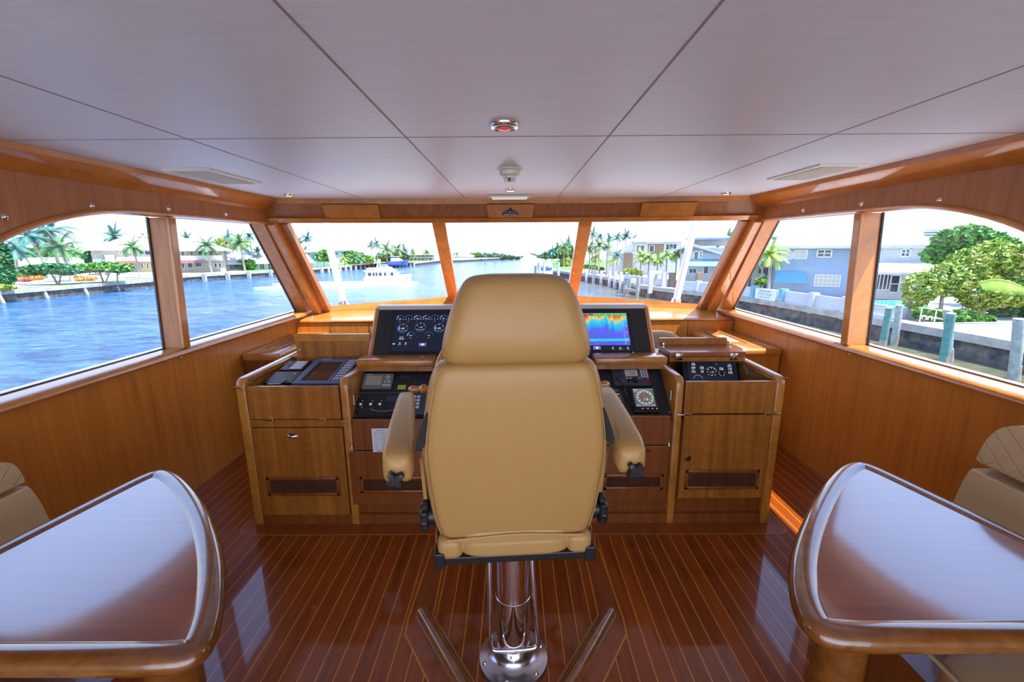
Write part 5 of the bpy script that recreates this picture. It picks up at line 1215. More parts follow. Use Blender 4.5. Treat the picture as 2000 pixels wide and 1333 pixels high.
# H: courtyard house
f = Facade(1475, 525, 58); h = thing('house', 'white courtyard house with a dark pergola left of the blue-tinted house', 'house', tuple(f.P(0, GR)))
f.part('wall', (1425, 508, 1516, 542), 'stuccow', h, 0, 8, GR); f.hip('roof', (1415, 508), (1520, 508), (1440, 490), (1500, 488), 'roofw', h, 8)
for r in ((1449, 521, 1466, 538), (1480, 519, 1488, 536), (1490, 519, 1496, 536), (1507, 514, 1511, 532)): f.window(r, h)
mb = MB()
for a in (1447, 1466, 1496): u0, u1, z0, z1 = f.rect(a, 518, a+2, 540); f.block(mb, u0, u1, GR, z1, -1.5, -1.3)
u0, u1, z0, z1 = f.rect(1444, 516.5, 1499, 518.5); f.block(mb, u0, u1, z0, z1, -1.7, -.1); obj('pergola', mb, M['fence'], h)
# I: the house close by, its shade put into blue walls
f = Facade(1600, 530, 50, rad(4)); h = thing('house', 'two-storey house, front coloured blue for its shade, with a flat white roof seen through the forward side window', 'house', tuple(f.P(0, GR)))
f.part('wall', (1519, 481, 1722, 600), 'blueh', h, 0, 9, GR); f.part('lit_white_wing', (1719, 479, 1808, 600), 'stuccow', h, -.6, 8, GR)  # shaded face coloured blue, sunlit face coloured white
f.hip('roof', (1506, 481), (1838, 478.5), (1560, 446), (1790, 457), 'roofw', h, 10, 1.0, .3)
for r in ((1527, 491, 1547, 507), (1550.5, 488, 1576, 506.5)): f.window(r, h, 'stuccow', .08)
f.window((1596, 487, 1624, 503.5), h, 'wing', .12, n=2, bars=1); f.window((1689, 486, 1699, 503), h, 'wing', .1, bars=1); f.window((1757, 485, 1775, 503), h, 'wing', .14, -.6, n=2, bars=1)
f.window((1592, 536, 1640, 561), h, 'grille', .06, n=6, bars=2); f.window((1711, 534, 1735, 567), h, 'wing', .12, -.62, n=4); f.window((1738, 536, 1752, 572), h, 'wing', .12, -.62, bars=1)
u0, z0 = f.at(1517, 530); u1, z1 = f.at(1570, 551)
obj('hurricane_shutter', MB().loft([[f.P(u0, z0, -.05), f.P(u1, z0, -.05), f.P(u1+.2, z1, -1.1), f.P(u0-.1, z1, -1.1)], [f.P(u0, z0-.08, -.02), f.P(u1, z0-.08, -.02), f.P(u1+.2, z1-.08, -1.05), f.P(u0-.1, z1-.08, -1.05)]]), M['awnb'], h)
f.window((1521, 538, 1566, 552), h, 'brown', .1)
u0, z0 = f.at(1688, 529); u1, z1 = f.at(1815, 510)
obj('porch_roof', MB().loft([[f.P(u0, z0, -3.0), f.P(u1+.6, z0, -3.0), f.P(u1, z1, -.5), f.P(u0+.9, z1, -.5)], [f.P(u0, z0-.22, -3.0), f.P(u1+.6, z0-.22, -3.0), f.P(u1, z1-.25, -.5), f.P(u0+.9, z1-.25, -.5)]]), M['roofw'], h)
f.part('roof_vent', (1730, 452, 1745, 460), 'roofb', h, 4, 5); f.part('satellite_dish', (1507, 462, 1515, 468), 'roofb', h, 1, 1.6)
mb = MB()
for k in range(14): u0, u1, z0, z1 = f.rect(1723, 482+k*2.9, 1806, 482.5+k*2.9); f.block(mb, u0, u1, z0, z1, -.64, -.6)
obj('siding_lines', mb, M['wfr'], h)
f = Facade(1835, 460, 120); h = thing('tower', 'distant blue-grey apartment block behind the big green tree', 'building', tuple(f.P(0, GR)))
f.part('shaft', (1805, 449, 1850, 520), 'blueh', h, 0, 12, GR)
for k in range(4): f.part('balcony_band', (1803, 451+k*5, 1852, 453+k*5), 'stuccow', h, -.8, 0)

# ---- right bank: parapet, banner, rails, pool, docks
def shoreX(y):
    for k in range(len(RS)-1):
        if RS[k][1] <= y <= RS[k+1][1]: return RS[k][0]+(RS[k+1][0]-RS[k][0])*(y-RS[k][1])/(RS[k+1][1]-RS[k][1])
    return 26
t = thing('parapet', 'low solid white parapet on the seawall in front of the blue-tinted house', 'wall', (25, 40, GR))
ys = [36.8, 40, 45, 52, 58]
for a, b in zip(ys, ys[1:]):
    mb = MB(); xa, xb = shoreX(a)+.2, shoreX(b)+.2
    mb._add([(xa, a, GR), (xb, b, GR), (xb, b, GR+1.15), (xa, a, GR+1.15), (xa+.3, a, GR), (xb+.3, b, GR), (xb+.3, b, GR+1.15), (xa+.3, a, GR+1.15)], [(0,1,2,3), (4,7,6,5), (3,2,6,7), (0,4,5,1), (0,3,7,4), (1,5,6,2)])
    obj('wall_panel', mb, M['stuccow'], t)
for y in (36.8, 40.4, 44.3, 48.2, 52, 56): obj('pier', MB().box(shoreX(y)-.05, shoreX(y)+.6, y-.3, y+.3, GR-.6, GR+1.35), M['awnb'] if y in (44.3, 48.2) else M['stuccow'], t)
t = thing('sale_banner', 'white banner lettered FOR SALE hung on the white parapet', 'banner', (26.8, 46.2, GR+.6))
pa, pb = Vector((shoreX(44.8)-.1, 44.8, 0)), Vector((shoreX(47.7)-.1, 47.7, 0)); uu = (pa-pb).normalized(); BM = frame(((pa+pb)/2)+Vector((0, 0, GR+.62)), (0, 0, 1), uu)
obj('cloth', MB().box(-1.4, 1.4, -.60, .55, -.02, .02, BM), M['banner'], t)
mb = text_mb([('FOR SALE', 0, -.02, .42)], BM @ Matrix.Translation((0, 0, .025)))
for k in range(7): mb.box(-.75+k*.22, -.62+k*.22, .25, .37, .022, .026, BM)
for k in range(9): mb.box(-.75+k*.17, -.65+k*.17, -.40, -.30, .022, .026, BM)
obj('lettering', mb, M['bsign'], t)
t = thing('balustrade', 'white balustrade beside the swimming pool on the right bank', 'balustrade', (28.2, 34.5, GR))
mb = MB().beam((shoreX(36.6)+.3, 36.6, GR+1.0), (shoreX(32.2)+.3, 32.2, GR+1.0), .12, .25, (0, 0, 1)); obj('top_rail', mb, M['stuccow'], t)
obj('base', MB().beam((shoreX(36.6)+.3, 36.6, GR+.14), (shoreX(32.2)+.3, 32.2, GR+.14), .28, .3, (0, 0, 1)), M['stuccow'], t)
for k in range(26):
    y = 36.5-k*.168; obj('baluster', MB().lathe([(.05, 0), (.03, .1), (.06, .3), (.035, .6), (.05, .7)], (shoreX(y)+.3, y, GR+.26), (0, 0, 1), 8), M['stuccow'], t, True)
o = obj('swimming_pool', MB().box(29.6, 36, 33.5, 40, GR, GR+.62), M['stuccow']); tag(o, 'raised pool with turquoise water behind the balustrade', 'pool')
obj('water', MB().box(29.9, 35.7, 33.8, 39.7, GR+.60, GR+.64), M['pool'], o)
t = thing('pipe_rack', 'white pipe rack standing at the edge of the right quay', 'rack', (29.5, 30.3, GR))
pts = lambda a: [tuple(p) for p in a]
xr, y0, y1 = 29.5, 31.4, 29.2
for y in (y0, (y0+y1)/2, y1): obj('post', MB().tube([(xr, y, GR), (xr, y, GR+1.15)], .035, 8), M['white'], t)
for z in (.55, 1.12): obj('rail', MB().tube([(xr, y0, GR+z), (xr, y1, GR+z)], .035, 8), M['white'], t)
for y in (31.0, 30.55): obj('hoop', MB().tube([(xr-.1, y-.16+.16*math.cos(a)+.16, GR+.35+.28*math.sin(a)) for a in [PI*k/10 for k in range(11)]], .035, 8), M['white'], t)
# near mooring piles
for px0, pyt, x, y, r, mt, lb in ((1737, 602, 25.3, 29.3, .21, 'pileg', 'green-wrapped mooring pile nearest the white window mullion'), (1757, 597, 27.6, 31.0, .22, 'pile', 'grey wooden mooring pile leaning behind the first green-wrapped pile'), (1858, 613, 25.15, 24.8, .22, 'pileg', 'green-wrapped mooring pile below the big bushy tree'), (1850, 606, 27.3, 26.6, .22, 'pile', 'grey mooring pile close behind the green-wrapped pile under the tree'), (1990, 624, 26.9, 22.6, .24, 'pile', 'grey mooring pile at the right picture edge'), (1285, 533, 19.6, 64, .22, 'pile', 'slim mooring pile by the white dock wall')):
    top = onY(px0, pyt, y); o = thing('mooring_pile', lb, 'pile', (x, y, WZ)); dx = top.x-x
    obj('shaft', MB().tube([(x, y, WZ-.6), (x+dx*.45, y, (WZ+top.z)/2), (top.x, y, top.z)], [r*1.02, r, r*.95], 14), M[mt], o, True)
    obj('pile_cap', MB().tube([(top.x, y, top.z), (top.x, y, top.z+.05)], [r*.98, r*.85], 14), M['white'], o)
    obj('tide_band', MB().tube([(x, y, WZ-.1), (x+dx*.2, y, WZ+.75)], r*1.035, 14), M['dockw'], o)
for i, (px0, D) in enumerate(((1144, 95), (1152, 91), (1160, 87), (1169, 83), (1177, 79), (1187, 75), (1195, 71.5))):
    b = onZ(px0, 548+i*1.4, WZ); tp = onY(px0, 527+i*.9, D); x = shoreX(D)-.5
    o = obj('dock_pile', MB().box(x-.25, x+.25, D-.25, D+.25, WZ-.5, tp.z), M['stuccow']); tag(o, 'white square dock pile in the row along the right bank seawall', 'pile', 'white dock piles along the right bank')
t = thing('boat_lift', 'grey wooden boat lift frame standing in the water at the right bank', 'boat lift', (18, 66, WZ))
for (px0, D) in ((1222, 66), (1247, 63.5), (1230, 69), (1256, 67)):
    p = onY(px0, 541, D); obj('post', MB().tube([(p.x, D, WZ-.5), (p.x, D, p.z)], .27, 10), M['pile'], t, True)
pa, pb = onY(1222, 542, 66), onY(1247, 541, 63.5); obj('beam', MB().beam(pa, pb, .4, .4, (0, 0, 1)), M['stuccow'], t)
pa, pb = onY(1220, 566, 66), onY(1250, 569, 63.5); obj('beam', MB().beam(pa, pb, .4, .35, (0, 0, 1)), M['dockw'], t)
t = thing('dock_gate', 'white framed dock gate on the quay right of the boat lift', 'gate', (20, 62, GR))
for px0 in (1272, 1298): p = onY(px0, 531, 63); obj('post', MB().box(p.x-.3, p.x+.3, 62.7, 63.3, GR-.9, p.z), M['stuccow'], t)
pa, pb = onY(1270, 532, 63), onY(1302, 533, 63); obj('beam', MB().beam(pa, pb, .5, .3, (0, 0, 1)), M['stuccow'], t)
t = thing('dock_wall', 'long white garden wall along the quay below the gabled house', 'wall', (22, 60, GR))
pa, pb = onY(1252, 545, 69), onY(1405, 552, 57)
for k in range(3):
    a = pa.lerp(pb, k/3); b = pa.lerp(pb, (k+1)/3); mb = MB().beam((a.x, a.y, GR+.35), (b.x, b.y, GR+.35), 1.3, .3, (0, 0, 1)); obj('wall_panel', mb, M['stuccow'], t)
for px0, py0, D in ((1313, 533, 63), (1366, 533, 58)):
    p = onY(px0, py0, D); o = obj('brown_post', MB().box(p.x-.35, p.x+.35, D-.35, D+.35, GR, p.z), M['brown']); tag(o, 'short brown post beside the %s' % ('dock gate' if px0 < 1340 else 'aqua canopy'), 'post')

# ---- boats
def hull(L_, wd, hb, hs, mat, parent, Mx, nm='hull'):
    rings = []
    for k in range(13):
        s_ = k/12; x = -L_/2+L_*s_; w_ = wd/2*(1-max(0, (s_-.45)/.55)**2.4) + .02; zt = hs+(hb-hs)*s_**2; wl = w_*(.86 if s_ < .6 else .86-.5*(s_-.6)/.4)
        xx = x+.9*max(0, s_-.8)*5*.4
        rings.append([(x, -wl*.5, -.4), (x, -wl, .1), (xx, -w_, zt), (xx, w_, zt), (x, wl, .1), (x, wl*.5, -.4)])
    return obj(nm, MB().loft(rings, Mx), M[mat], parent, True, ang=35)
t = thing('motor_yacht', 'white motor yacht with flybridge heading up the river, leaving a wake', 'boat', (-27.6, 96, WZ), rad(6))
Y = WM[t.name]
hull(9.6, 3.4, 1.9, 1.25, 'white', t, Y)
obj('saloon', MB().prism([(-4.4, 1.2), (-4.4, 2.55), (1.6, 2.55), (2.7, 1.45), (2.7, 1.2)], 'y', -1.4, 1.4, Y), M['white'], t)
obj('saloon_roof', MB().box(-4.8, 1.9, -1.6, 1.6, 2.55, 2.72, Y, .05), M['white'], t)
for x0, x1 in ((-3.9, -3.2), (-2.9, -2.5), (-2.3, -1.9), (-1.6, -1.0), (-.5, -.1), (.9, 1.4)): obj('window', MB().box(x0, x1, -1.43, -1.40, 1.55, 2.25, Y), M['wing'], t)
obj('flybridge', MB().prism([(-2.2, 2.7), (-2.2, 3.4), (.6, 3.4), (1.5, 2.7)], 'y', -1.3, 1.3, Y), M['white'], t)
obj('windshield', MB().prism([(.2, 3.4), (-.2, 3.95), (-1.6, 3.95), (-1.7, 3.4)], 'y', -1.2, 1.2, Y), M['roofb'], t)
obj('radar_arch', MB().tube([(Y @ Vector(p)) for p in ((-2.0, -1.2, 3.3), (-1.6, -1.1, 4.7), (-1.6, 1.1, 4.7), (-2.0, 1.2, 3.3))], .12, 8), M['white'], t)
obj('radar_dome', MB().lathe([(.001, .35), (.2, .3), (.32, .12), (.3, 0)][::-1], (-1.6, 0, 4.75), (0, 0, 1), 14, Y), M['white'], t, True)
obj('bow_rail', MB().tube([Y @ Vector(p) for p in ((1.8, -1.4, 2.1), (3.5, -1.0, 2.35), (4.9, 0, 2.6), (3.5, 1.0, 2.35), (1.8, 1.4, 2.1))], .04, 6), M['chrome'], t)
obj('tender', MB().cushion((-3.4, 0, 3.0), (1.1, .7, .3), 3, 8, Y), M['roofb'], t, True)
obj('anchor', MB().box(4.2, 4.3, -.75, -.65, .5, 1.1, Y), M['black'], t)
M['foam'] = two('wake_foam', (.75, .82, .86), (.85, .88, .90), 1.5)
mb = MB()
def foamstrip(pts, ws):
    v = []
    for i, (x, y) in enumerate(pts):
        w_ = ws[i]; v += [(x, y-w_, WZ+.02), (x, y, WZ+.02+.35*min(1, w_)), (x, y+w_, WZ+.02)]
    mb._add(v, [(3*i+a, 3*i+a+1, 3*i+a+4, 3*i+a+3) for i in range(len(pts)-1) for a in (0, 1)])
foamstrip([(-21.0, 96.3), (-22.5, 96.0), (-24, 95.2), (-27, 94.0), (-31, 92.8), (-36, 90.5), (-42, 87.5), (-50, 84.0)], [.2, .9, .9, .6, .9, 1.1, .9, .3])
foamstrip([(-32.4, 95.4), (-35, 95.4), (-40, 95.2), (-46, 94.8), (-52, 94.2)], [1.2, 1.5, 1.5, 1.2, .3])
o = obj('wake', mb, M['foam'], None, True); tag(o, 'white foaming wake trailing behind the motor yacht', 'wake', None, 'stuff')
t = thing('motorboat', 'blue and white motorboat on a lift behind the yacht', 'boat', (-47.5, 180, WZ+1.2), rad(35)); Y = WM[t.name]
hull(9, 3, 1.9, 1.3, 'hullb', t, Y); obj('cabin', MB().prism([(-2.5, 1.3), (-2.2, 2.7), (.8, 2.7), (2.2, 1.5)], 'y', -1.2, 1.2, Y), M['white'], t); obj('hardtop', MB().box(-2.8, .8, -1.4, 1.4, 3.2, 3.35, Y), M['white'], t)
t = thing('moored_boat', 'white boat with blue stripe moored on a lift right of the chair back', 'boat', (7.6, 105, WZ+.7), rad(80)); Y = WM[t.name]
hull(7.5, 3.6, 1.9, 1.4, 'white', t, Y); obj('boot_stripe', MB().box(-3.72, 1.6, -1.75, 1.75, .15, .6, Y), M['hullb'], t); obj('cabin', MB().prism([(-3, 1.7), (-2.6, 3.3), (1.0, 3.3), (2.2, 1.6)], 'y', -1.4, 1.4, Y), M['white'], t); obj('cover', MB().cushion((-2.9, -.2, 1.9), (.8, 1.6, .6), 3, 8, Y), M['hullb'], t, True)
for px0 in (1046, 1054, 1063, 1091):
    p = onY(px0, 512 if px0 != 1046 else 520, 98); o = obj('lift_pile', MB().tube([(p.x, 98, WZ-.5), (p.x, 98, p.z)], .28, 8), M['pileg'] if px0 == 1046 else M['stuccow']); tag(o, 'slim lift pile beside the moored white boat', 'pile', 'lift piles of the moored boat')

# ---- planting
def frond_crown(n, seed, droop=1.0, stiff=.5):
    r = random.Random(seed); mb = MB(); vs, fs = [], []
    for k in range(n):
        az = 2*PI*(k*.382)+r.uniform(-.2, .2); el = rad(80-115*((k+.5)/n)**.8)+r.uniform(-.12, .12); Lf = r.uniform(.85, 1.1)
        p = Vector((0, 0, 0)); dirv = Vector((math.cos(az)*math.cos(el), math.sin(az)*math.cos(el), math.sin(el))); side = Vector((-math.sin(az), math.cos(az), 0)); m = 11; pts = []
        for i in range(m+1):
            pts.append((p.copy(), dirv.copy())); p = p + dirv*(Lf/m); dirv = (dirv + Vector((0, 0, -.135*droop*(1 if i > 2 else stiff)))).normalized()
        for i in range(1, m+1):
            q, d = pts[i]; ll = .30*math.sin(PI*min(.97, (i+.8)/(m+1.2)))**.7+.03; up = side.cross(d)
            for sg in (-1, 1):
                for sub in (0.0, .5):
                    q2 = q - d*(Lf/m)*sub; tip = q2 + (side*sg*.80 + d*.55 - Vector((0, 0, 1))*.30*droop + up*.1)*ll; b = len(vs)
                    vs += [q2 - d*.020, q2 + d*.030, tip]; fs.append((b, b+1, b+2))
        b = len(vs)
        for i in range(m+1): vs += [pts[i][0]-side*.012, pts[i][0]+side*.012]
        for i in range(m): fs.append((b+2*i, b+2*i+1, b+2*i+3, b+2*i+2))
    mb._add(vs, fs); return mb
CROWNS = {}
def palm(px0, py0, D, rpx, gz, label, mat='palm', kind=0, lean=0.0, group=None, seed=1, trunk_r=None, trunk=True):
    c = onY(px0, py0, D); rr = pxm(c, rpx); key = (kind, mat, seed % 3)
    base = Vector((c.x+lean*rr, D, gz)); t = thing('palm_tree', label, 'palm tree', tuple(base), 0, group)
    if key not in CROWNS:
        o = obj('crown', frond_crown((18, 24, 15)[kind], 5+seed % 3+kind*7, (1.0, .6, 1.2)[kind], (.5, .3, .8)[kind]), M[mat], t, local=True); CROWNS[key] = o
    else:
        o = CROWNS[key].copy(); COL.objects.link(o); o.parent = t
    o.location = c-base; o.scale = (rr, rr, rr); o.rotation_euler = (0, 0, seed*1.3)
    tr = trunk_r or max(.10, rr*.055)
    if trunk: obj('trunk', MB().tube([base, base.lerp(c, .5)+Vector((lean*rr*.12, 0, 0)), c], [tr*1.35, tr, tr*.85], 8), M['trunk'], t, True)
    return t
PL = [ # px, py, D, radius px, label, mat, kind, lean
 (58, 462, 92, 44, 'tall dark palm with a bent trunk, left of the tallest pair over the low bungalow', 'palmd', 0, .5), (96, 450, 96, 46, 'tallest dark palm over the low bungalow', 'palmd', 0, .1), (32, 486, 84, 36, 'drooping dark palm under the arch trim beside the dark conifer', 'palmd', 2, -.3), (116, 483, 82, 40, 'bright green palm standing in front of the tallest dark palm', 'palm', 0, .3),
 (145, 492, 120, 22, 'small palm behind the bungalow roof next to the cream house', 'palm', 0, 0), (223, 462, 125, 28, 'fan-shaped palm crown rising behind the cream house roof left of its chimney', 'palmd', 1, 0),
 (259, 483, 92, 27, 'palm in front of the cream house left of the port mullion', 'palm', 0, .2), (364, 466, 128, 17, 'palm crown rising behind the cream house roof right of the mullion', 'palmd', 1, 0), (403, 479, 114, 28, 'palm with yellowing fronds in front of the cream house balconies', 'palm', 0, .1),
 (445, 462, 128, 16, 'left palm of the trio over the white-roofed house', 'palmd', 0, 0), (468, 474, 124, 30, 'middle and largest palm of the trio over the white-roofed house', 'palm', 0, .1), (487, 461, 130, 16, 'right palm of the trio over the white-roofed house', 'palmd', 0, 0), (503, 492, 130, 14, 'small round fan palm in front of the white-roofed house', 'palmd', 1, 0),
 (582, 471, 185, 16, 'left of two palms behind the blue house roof', 'palmd', 0, 0), (600, 466, 185, 18, 'right of two palms behind the blue house roof', 'palmd', 0, 0), (597, 485, 150, 8, 'small palm in front of the blue house roof', 'palm', 0, 0), (619, 500, 140, 14, 'palm beside the white cottage', 'palm', 0, 0),
 (724, 478, 187, 13, 'left palm of the twin tall palms left of the yacht', 'palmd', 0, 0), (735, 476, 190, 13, 'right palm of the twin tall palms left of the yacht', 'palmd', 0, 0), (755, 488, 203, 22, 'broad palm directly above the yacht stern', 'palm', 0, 0), (776, 487, 208, 20, 'broad palm directly above the yacht wheelhouse', 'palm', 0, 0), (790, 490, 212, 16, 'palm at the left end of the columned house', 'palmd', 0, 0),
 (833, 493, 226, 12, 'palm in front of the columned house roof', 'palm', 0, 0), (806, 492, 224, 11, 'small palm over the roof of the columned house', 'palm', 0, 0), (845, 495, 238, 11, 'palm at the right end of the columned house', 'palmy', 0, 0),
 (690, 504, 165, 15, 'bushy palm in the planting left of the twin palms', 'palm', 0, 0), (705, 507, 174, 14, 'low palm in the planting just left of the twin palms', 'palm', 2, 0), (672, 505, 160, 14, 'bushy palm beside the port stanchion', 'palmy', 2, 0),
 (1158, 456, 98, 16, 'tall dark palm next to the right windscreen pillar', 'palmd', 0, 0), (1172, 463, 100, 14, 'second dark palm from the right windscreen pillar', 'palmd', 0, 0), (1190, 465, 102, 14, 'third dark palm from the right windscreen pillar', 'palmd', 0, 0), (1206, 463, 104, 15, 'fourth dark palm from the right windscreen pillar', 'palmd', 0, 0), (1223, 461, 104, 16, 'spiky dark palm left of the modern white house roof', 'palmd', 1, 0), (1240, 466, 108, 12, 'smallest dark palm behind the modern white house roof', 'palmd', 0, 0),
 (1152, 484, 101, 20, 'pale green palm low beside the right windscreen pillar', 'palm', 0, 0), (1170, 480, 96, 20, 'pale green palm below the second dark palm', 'palm', 0, 0), (1186, 483, 90, 18, 'pale green palm left of the sloping white side roof', 'palm', 0, 0), (1164, 502, 98, 18, 'lower pale green palm over the row of dock piles', 'palmy', 2, 0), (1206, 499, 85, 15, 'dark green palm beside the brown wall', 'palmd', 0, 0),
 (1198, 508, 89, 17, 'yellow-green palm over the middle dock piles', 'palmy', 2, 0), (1252, 501, 70, 20, 'yellow-green palm at the left end of the bright palm row', 'palmy', 0, 0), (1268, 503, 69, 20, 'yellow-green palm, second in the bright palm row', 'palmy', 0, 0), (1285, 506, 68, 20, 'yellow-green palm, third in the bright palm row', 'palmy', 2, 0), (1303, 499, 67, 18, 'yellow-green palm, fourth in the bright palm row', 'palmy', 0, 0), (1322, 497, 66, 19, 'yellow-green palm at the right end of the bright palm row', 'palmy', 0, 0),
 (1504, 496, 48, 40, 'bright palm at the corner of the blue-tinted house', 'palmy', 0, .15), (1458, 503, 52, 38, 'green palm with drooping fronds behind the corner pillar', 'palm', 2, -.2), (1420, 470, 70, 30, 'bare-looking palm behind the starboard corner pillar', 'palm', 0, 0),
 (1066, 497, 170, 11, 'distant palm at the left end of the right bank treeline', 'palmd', 0, 0), (1078, 491, 160, 14, 'distant dark palm behind the moored boat', 'palmd', 0, 0), (1090, 484, 150, 16, 'pale palm over the moored boat', 'palm', 0, 0), (1102, 482, 138, 19, 'pale feathery palm beside the right windscreen pillar', 'palm', 2, 0), (1110, 470, 150, 12, 'highest palm of the right bank treeline', 'palmd', 0, 0),
 (893, 497, 260, 7, 'tiny palm beside the distant pale house', 'palm', 0, 0), (947, 497, 270, 8, 'tiny palm in the distant left bank treeline', 'palmd', 0, 0), (966, 497, 280, 8, 'tiny palm right of centre in the distant left bank treeline', 'palmd', 0, 0), (980, 498, 290, 7, 'tiny palm near the end of the distant treeline', 'palmd', 0, 0),
]
for i, (a, b, D, r, lb, mt, kd, ln) in enumerate(PL): palm(a, b, D, r, GL if a < 1000 else GR, lb, mt, kd, ln, seed=i)
def leafmesh(blobs, n, size, seed):
    r = random.Random(seed); vs, fs = [], []; tot = sum(b[3]*b[4]*b[5] for b in blobs)**1.0
    for (x, y, z, rx, ry, rz) in blobs:
        for _ in range(max(12, int(n*rx*ry*rz/tot))):
            u, v = r.uniform(-1, 1), r.uniform(0, 2*PI); q = math.sqrt(1-u*u); rr = r.uniform(.55, 1.04)**.6
            c = Vector((x+rx*q*math.cos(v)*rr, y+ry*q*math.sin(v)*rr, z+rz*u*rr)); a = Vector((r.gauss(0, 1), r.gauss(0, 1), r.gauss(0, .6))).normalized(); b_ = a.cross(Vector((r.gauss(0, 1), r.gauss(0, 1), r.gauss(0, 1)))).normalized(); s_ = size*r.uniform(.6, 1.3); k = len(vs)
            vs += [c-a*s_, c-b_*s_*.45, c+a*s_, c+b_*s_*.45]; fs.append((k, k+1, k+2, k+3))
    return vs, fs
def bush(nm, label, cat, pxblobs, D, mat, n, size, gz, trunks=(), seed=0, dep=1.0):
    B_ = []
    for px0, py0, rx, ry in pxblobs:
        c = onY(px0, py0, D); B_.append((c.x, c.y + R_.uniform(-.4, .4)*pxm(c, rx)*dep, c.z, pxm(c, rx), pxm(c, rx)*dep, pxm(c, ry)))
    t = thing(nm, label, cat, (B_[0][0], D, gz)); vs, fs = leafmesh(B_, n, size, seed); mb = MB(); mb._add(vs, fs); obj('foliage', mb, M[mat], t)
    for (a, b, a2, b2, rp) in trunks:
        p, q = onY(a, b, D), onY(a2, b2, D); obj('trunk', MB().tube([(p.x, D, gz-.1), p.lerp(q, .5), q], [pxm(p, rp), pxm(p, rp)*.8, pxm(p, rp)*.55], 8), M['trunk'], t, True)
    return t
bush('conifer', 'dark green conifer at the left picture edge', 'tree', [(4, 505, 14, 40), (10, 535, 16, 26), (-5, 520, 20, 50)], 66, 'leafd', 2600, .45, GL, [(6, 562, 6, 520, 2)], 1)
bush('tree', 'flat-topped clipped tree nearer the left picture edge', 'tree', [(80, 527, 24, 9), (105, 525, 28, 10), (132, 528, 22, 9)], 74, 'leafd', 3200, .4, GL, [(112, 552, 98, 532, 2), (114, 552, 122, 532, 1.6)], 2)
bush('tree', 'flat-topped clipped tree in front of the cream house', 'tree', [(172, 524, 26, 8), (205, 522, 30, 9), (240, 524, 22, 8)], 78, 'leafg', 3200, .4, GL, [(202, 549, 192, 528, 1.8), (205, 549, 218, 528, 1.5), (228, 545, 230, 528, 1.5)], 3)
for a, b, w_, h_, D, mt, lb in ((47, 546, 17, 3, 76, 'flowr', 'bed of pink flowers left of the clipped trees'), (75, 543, 9, 3, 80, 'flowo', 'small bed of orange flowers beside the pink flower bed'), (165, 544, 26, 3.5, 84, 'flowo', 'long bed of orange flowers between the two clipped trees'), (42, 538, 12, 3, 84, 'leafy', 'yellow-green shrub behind the pink flower bed'), (10, 562, 16, 4, 62, 'leafy', 'yellow-green low shrub on the lawn under the conifer'), (30, 535, 25, 8, 90, 'leafd', 'dark shrub beneath the bungalow eaves'), (70, 535, 18, 6, 92, 'leafg', 'green shrub under the bungalow windows')):
    bush('shrub', lb, 'shrub', [(a-w_*.5, b, w_*.6, h_), (a+w_*.4, b, w_*.6, h_)], D, mt, 700, .3, GL, (), a)
bush('tree', 'broad green tree backdrop left of the cream house', 'tree', [(20, 498, 26, 16), (60, 500, 26, 14), (100, 497, 26, 14), (140, 499, 20, 10)], 128, 'leafg', 2400, .9, GL, (), 11)
bush('tree', 'small dark tree at the left corner of the cream house', 'tree', [(174, 500, 9, 10), (178, 508, 8, 8)], 105, 'leafd', 700, .5, GL, [(175, 540, 175, 505, 1)], 12)
bush('tree', 'sparse brownish tree behind the trio of palms', 'tree', [(440, 474, 20, 10), (462, 480, 18, 8), (425, 480, 12, 6)], 140, 'leafy', 900, .8, GL, [(440, 500, 440, 476, 1)], 13)
bush('hedge', 'green hedge between the cream house and the white-roofed house', 'hedge', [(455, 518, 14, 9), (475, 517, 12, 9), (490, 516, 12, 10), (486, 524, 10, 6)], 127, 'leafg', 1600, .45, GL, (), 14)
bush('hedge', 'long clipped hedge along the seawall of the white-roofed house', 'hedge', [(500+k*14, 530, 9, 4) for k in range(6)], 137, 'leafy', 1600, .4, GL, (), 15, .4)
bush('shrub', 'green planting strip right of the port corner pillar', 'shrub', [(605+k*12, 525-k*.4, 9, 4) for k in range(5)], 156, 'leafy', 1400, .45, GL, (), 16, .5)
bush('tree', 'round bright green tree left of the port stanchion', 'tree', [(632, 497, 12, 8), (640, 503, 10, 8), (628, 505, 10, 6)], 150, 'leafg', 900, .7, GL, [(633, 520, 633, 500, 1)], 17)
bush('tree', 'long mass of green trees between the port stanchion and the yacht', 'tree', [(668, 500, 14, 8), (685, 498, 14, 8), (700, 503, 14, 10), (715, 508, 14, 8), (664, 510, 12, 8), (690, 512, 14, 7)], 179, 'leafg', 2200, .8, GL, (), 18)
bush('hedge', 'reddish hedge above the white piles left of the yacht', 'hedge', [(705, 514, 8, 5), (718, 514, 8, 5), (694, 517, 8, 3)], 182, 'flowo', 700, .5, GL, (), 19)
bush('tree', 'dense green trees behind the yacht', 'tree', [(748, 503, 14, 9), (765, 505, 16, 9), (785, 503, 14, 9), (780, 510, 12, 5)], 212, 'leafd', 1500, .9, GL, (), 20)
bush('tree', 'distant treeline on the left bank right of the centre pillar', 'tree', [(935, 501, 9, 4), (950, 501, 9, 5), (966, 501, 9, 5), (982, 502, 9, 4), (998, 503, 9, 3), (1010, 504, 7, 2)], 300, 'leafd', 1500, 1.3, GL, (), 21)
bush('tree', 'green trees over the distant pale house', 'tree', [(922, 499, 8, 4), (890, 500, 5, 3), (935, 497, 5, 3)], 292, 'leafg', 700, 1.2, GL, (), 22)
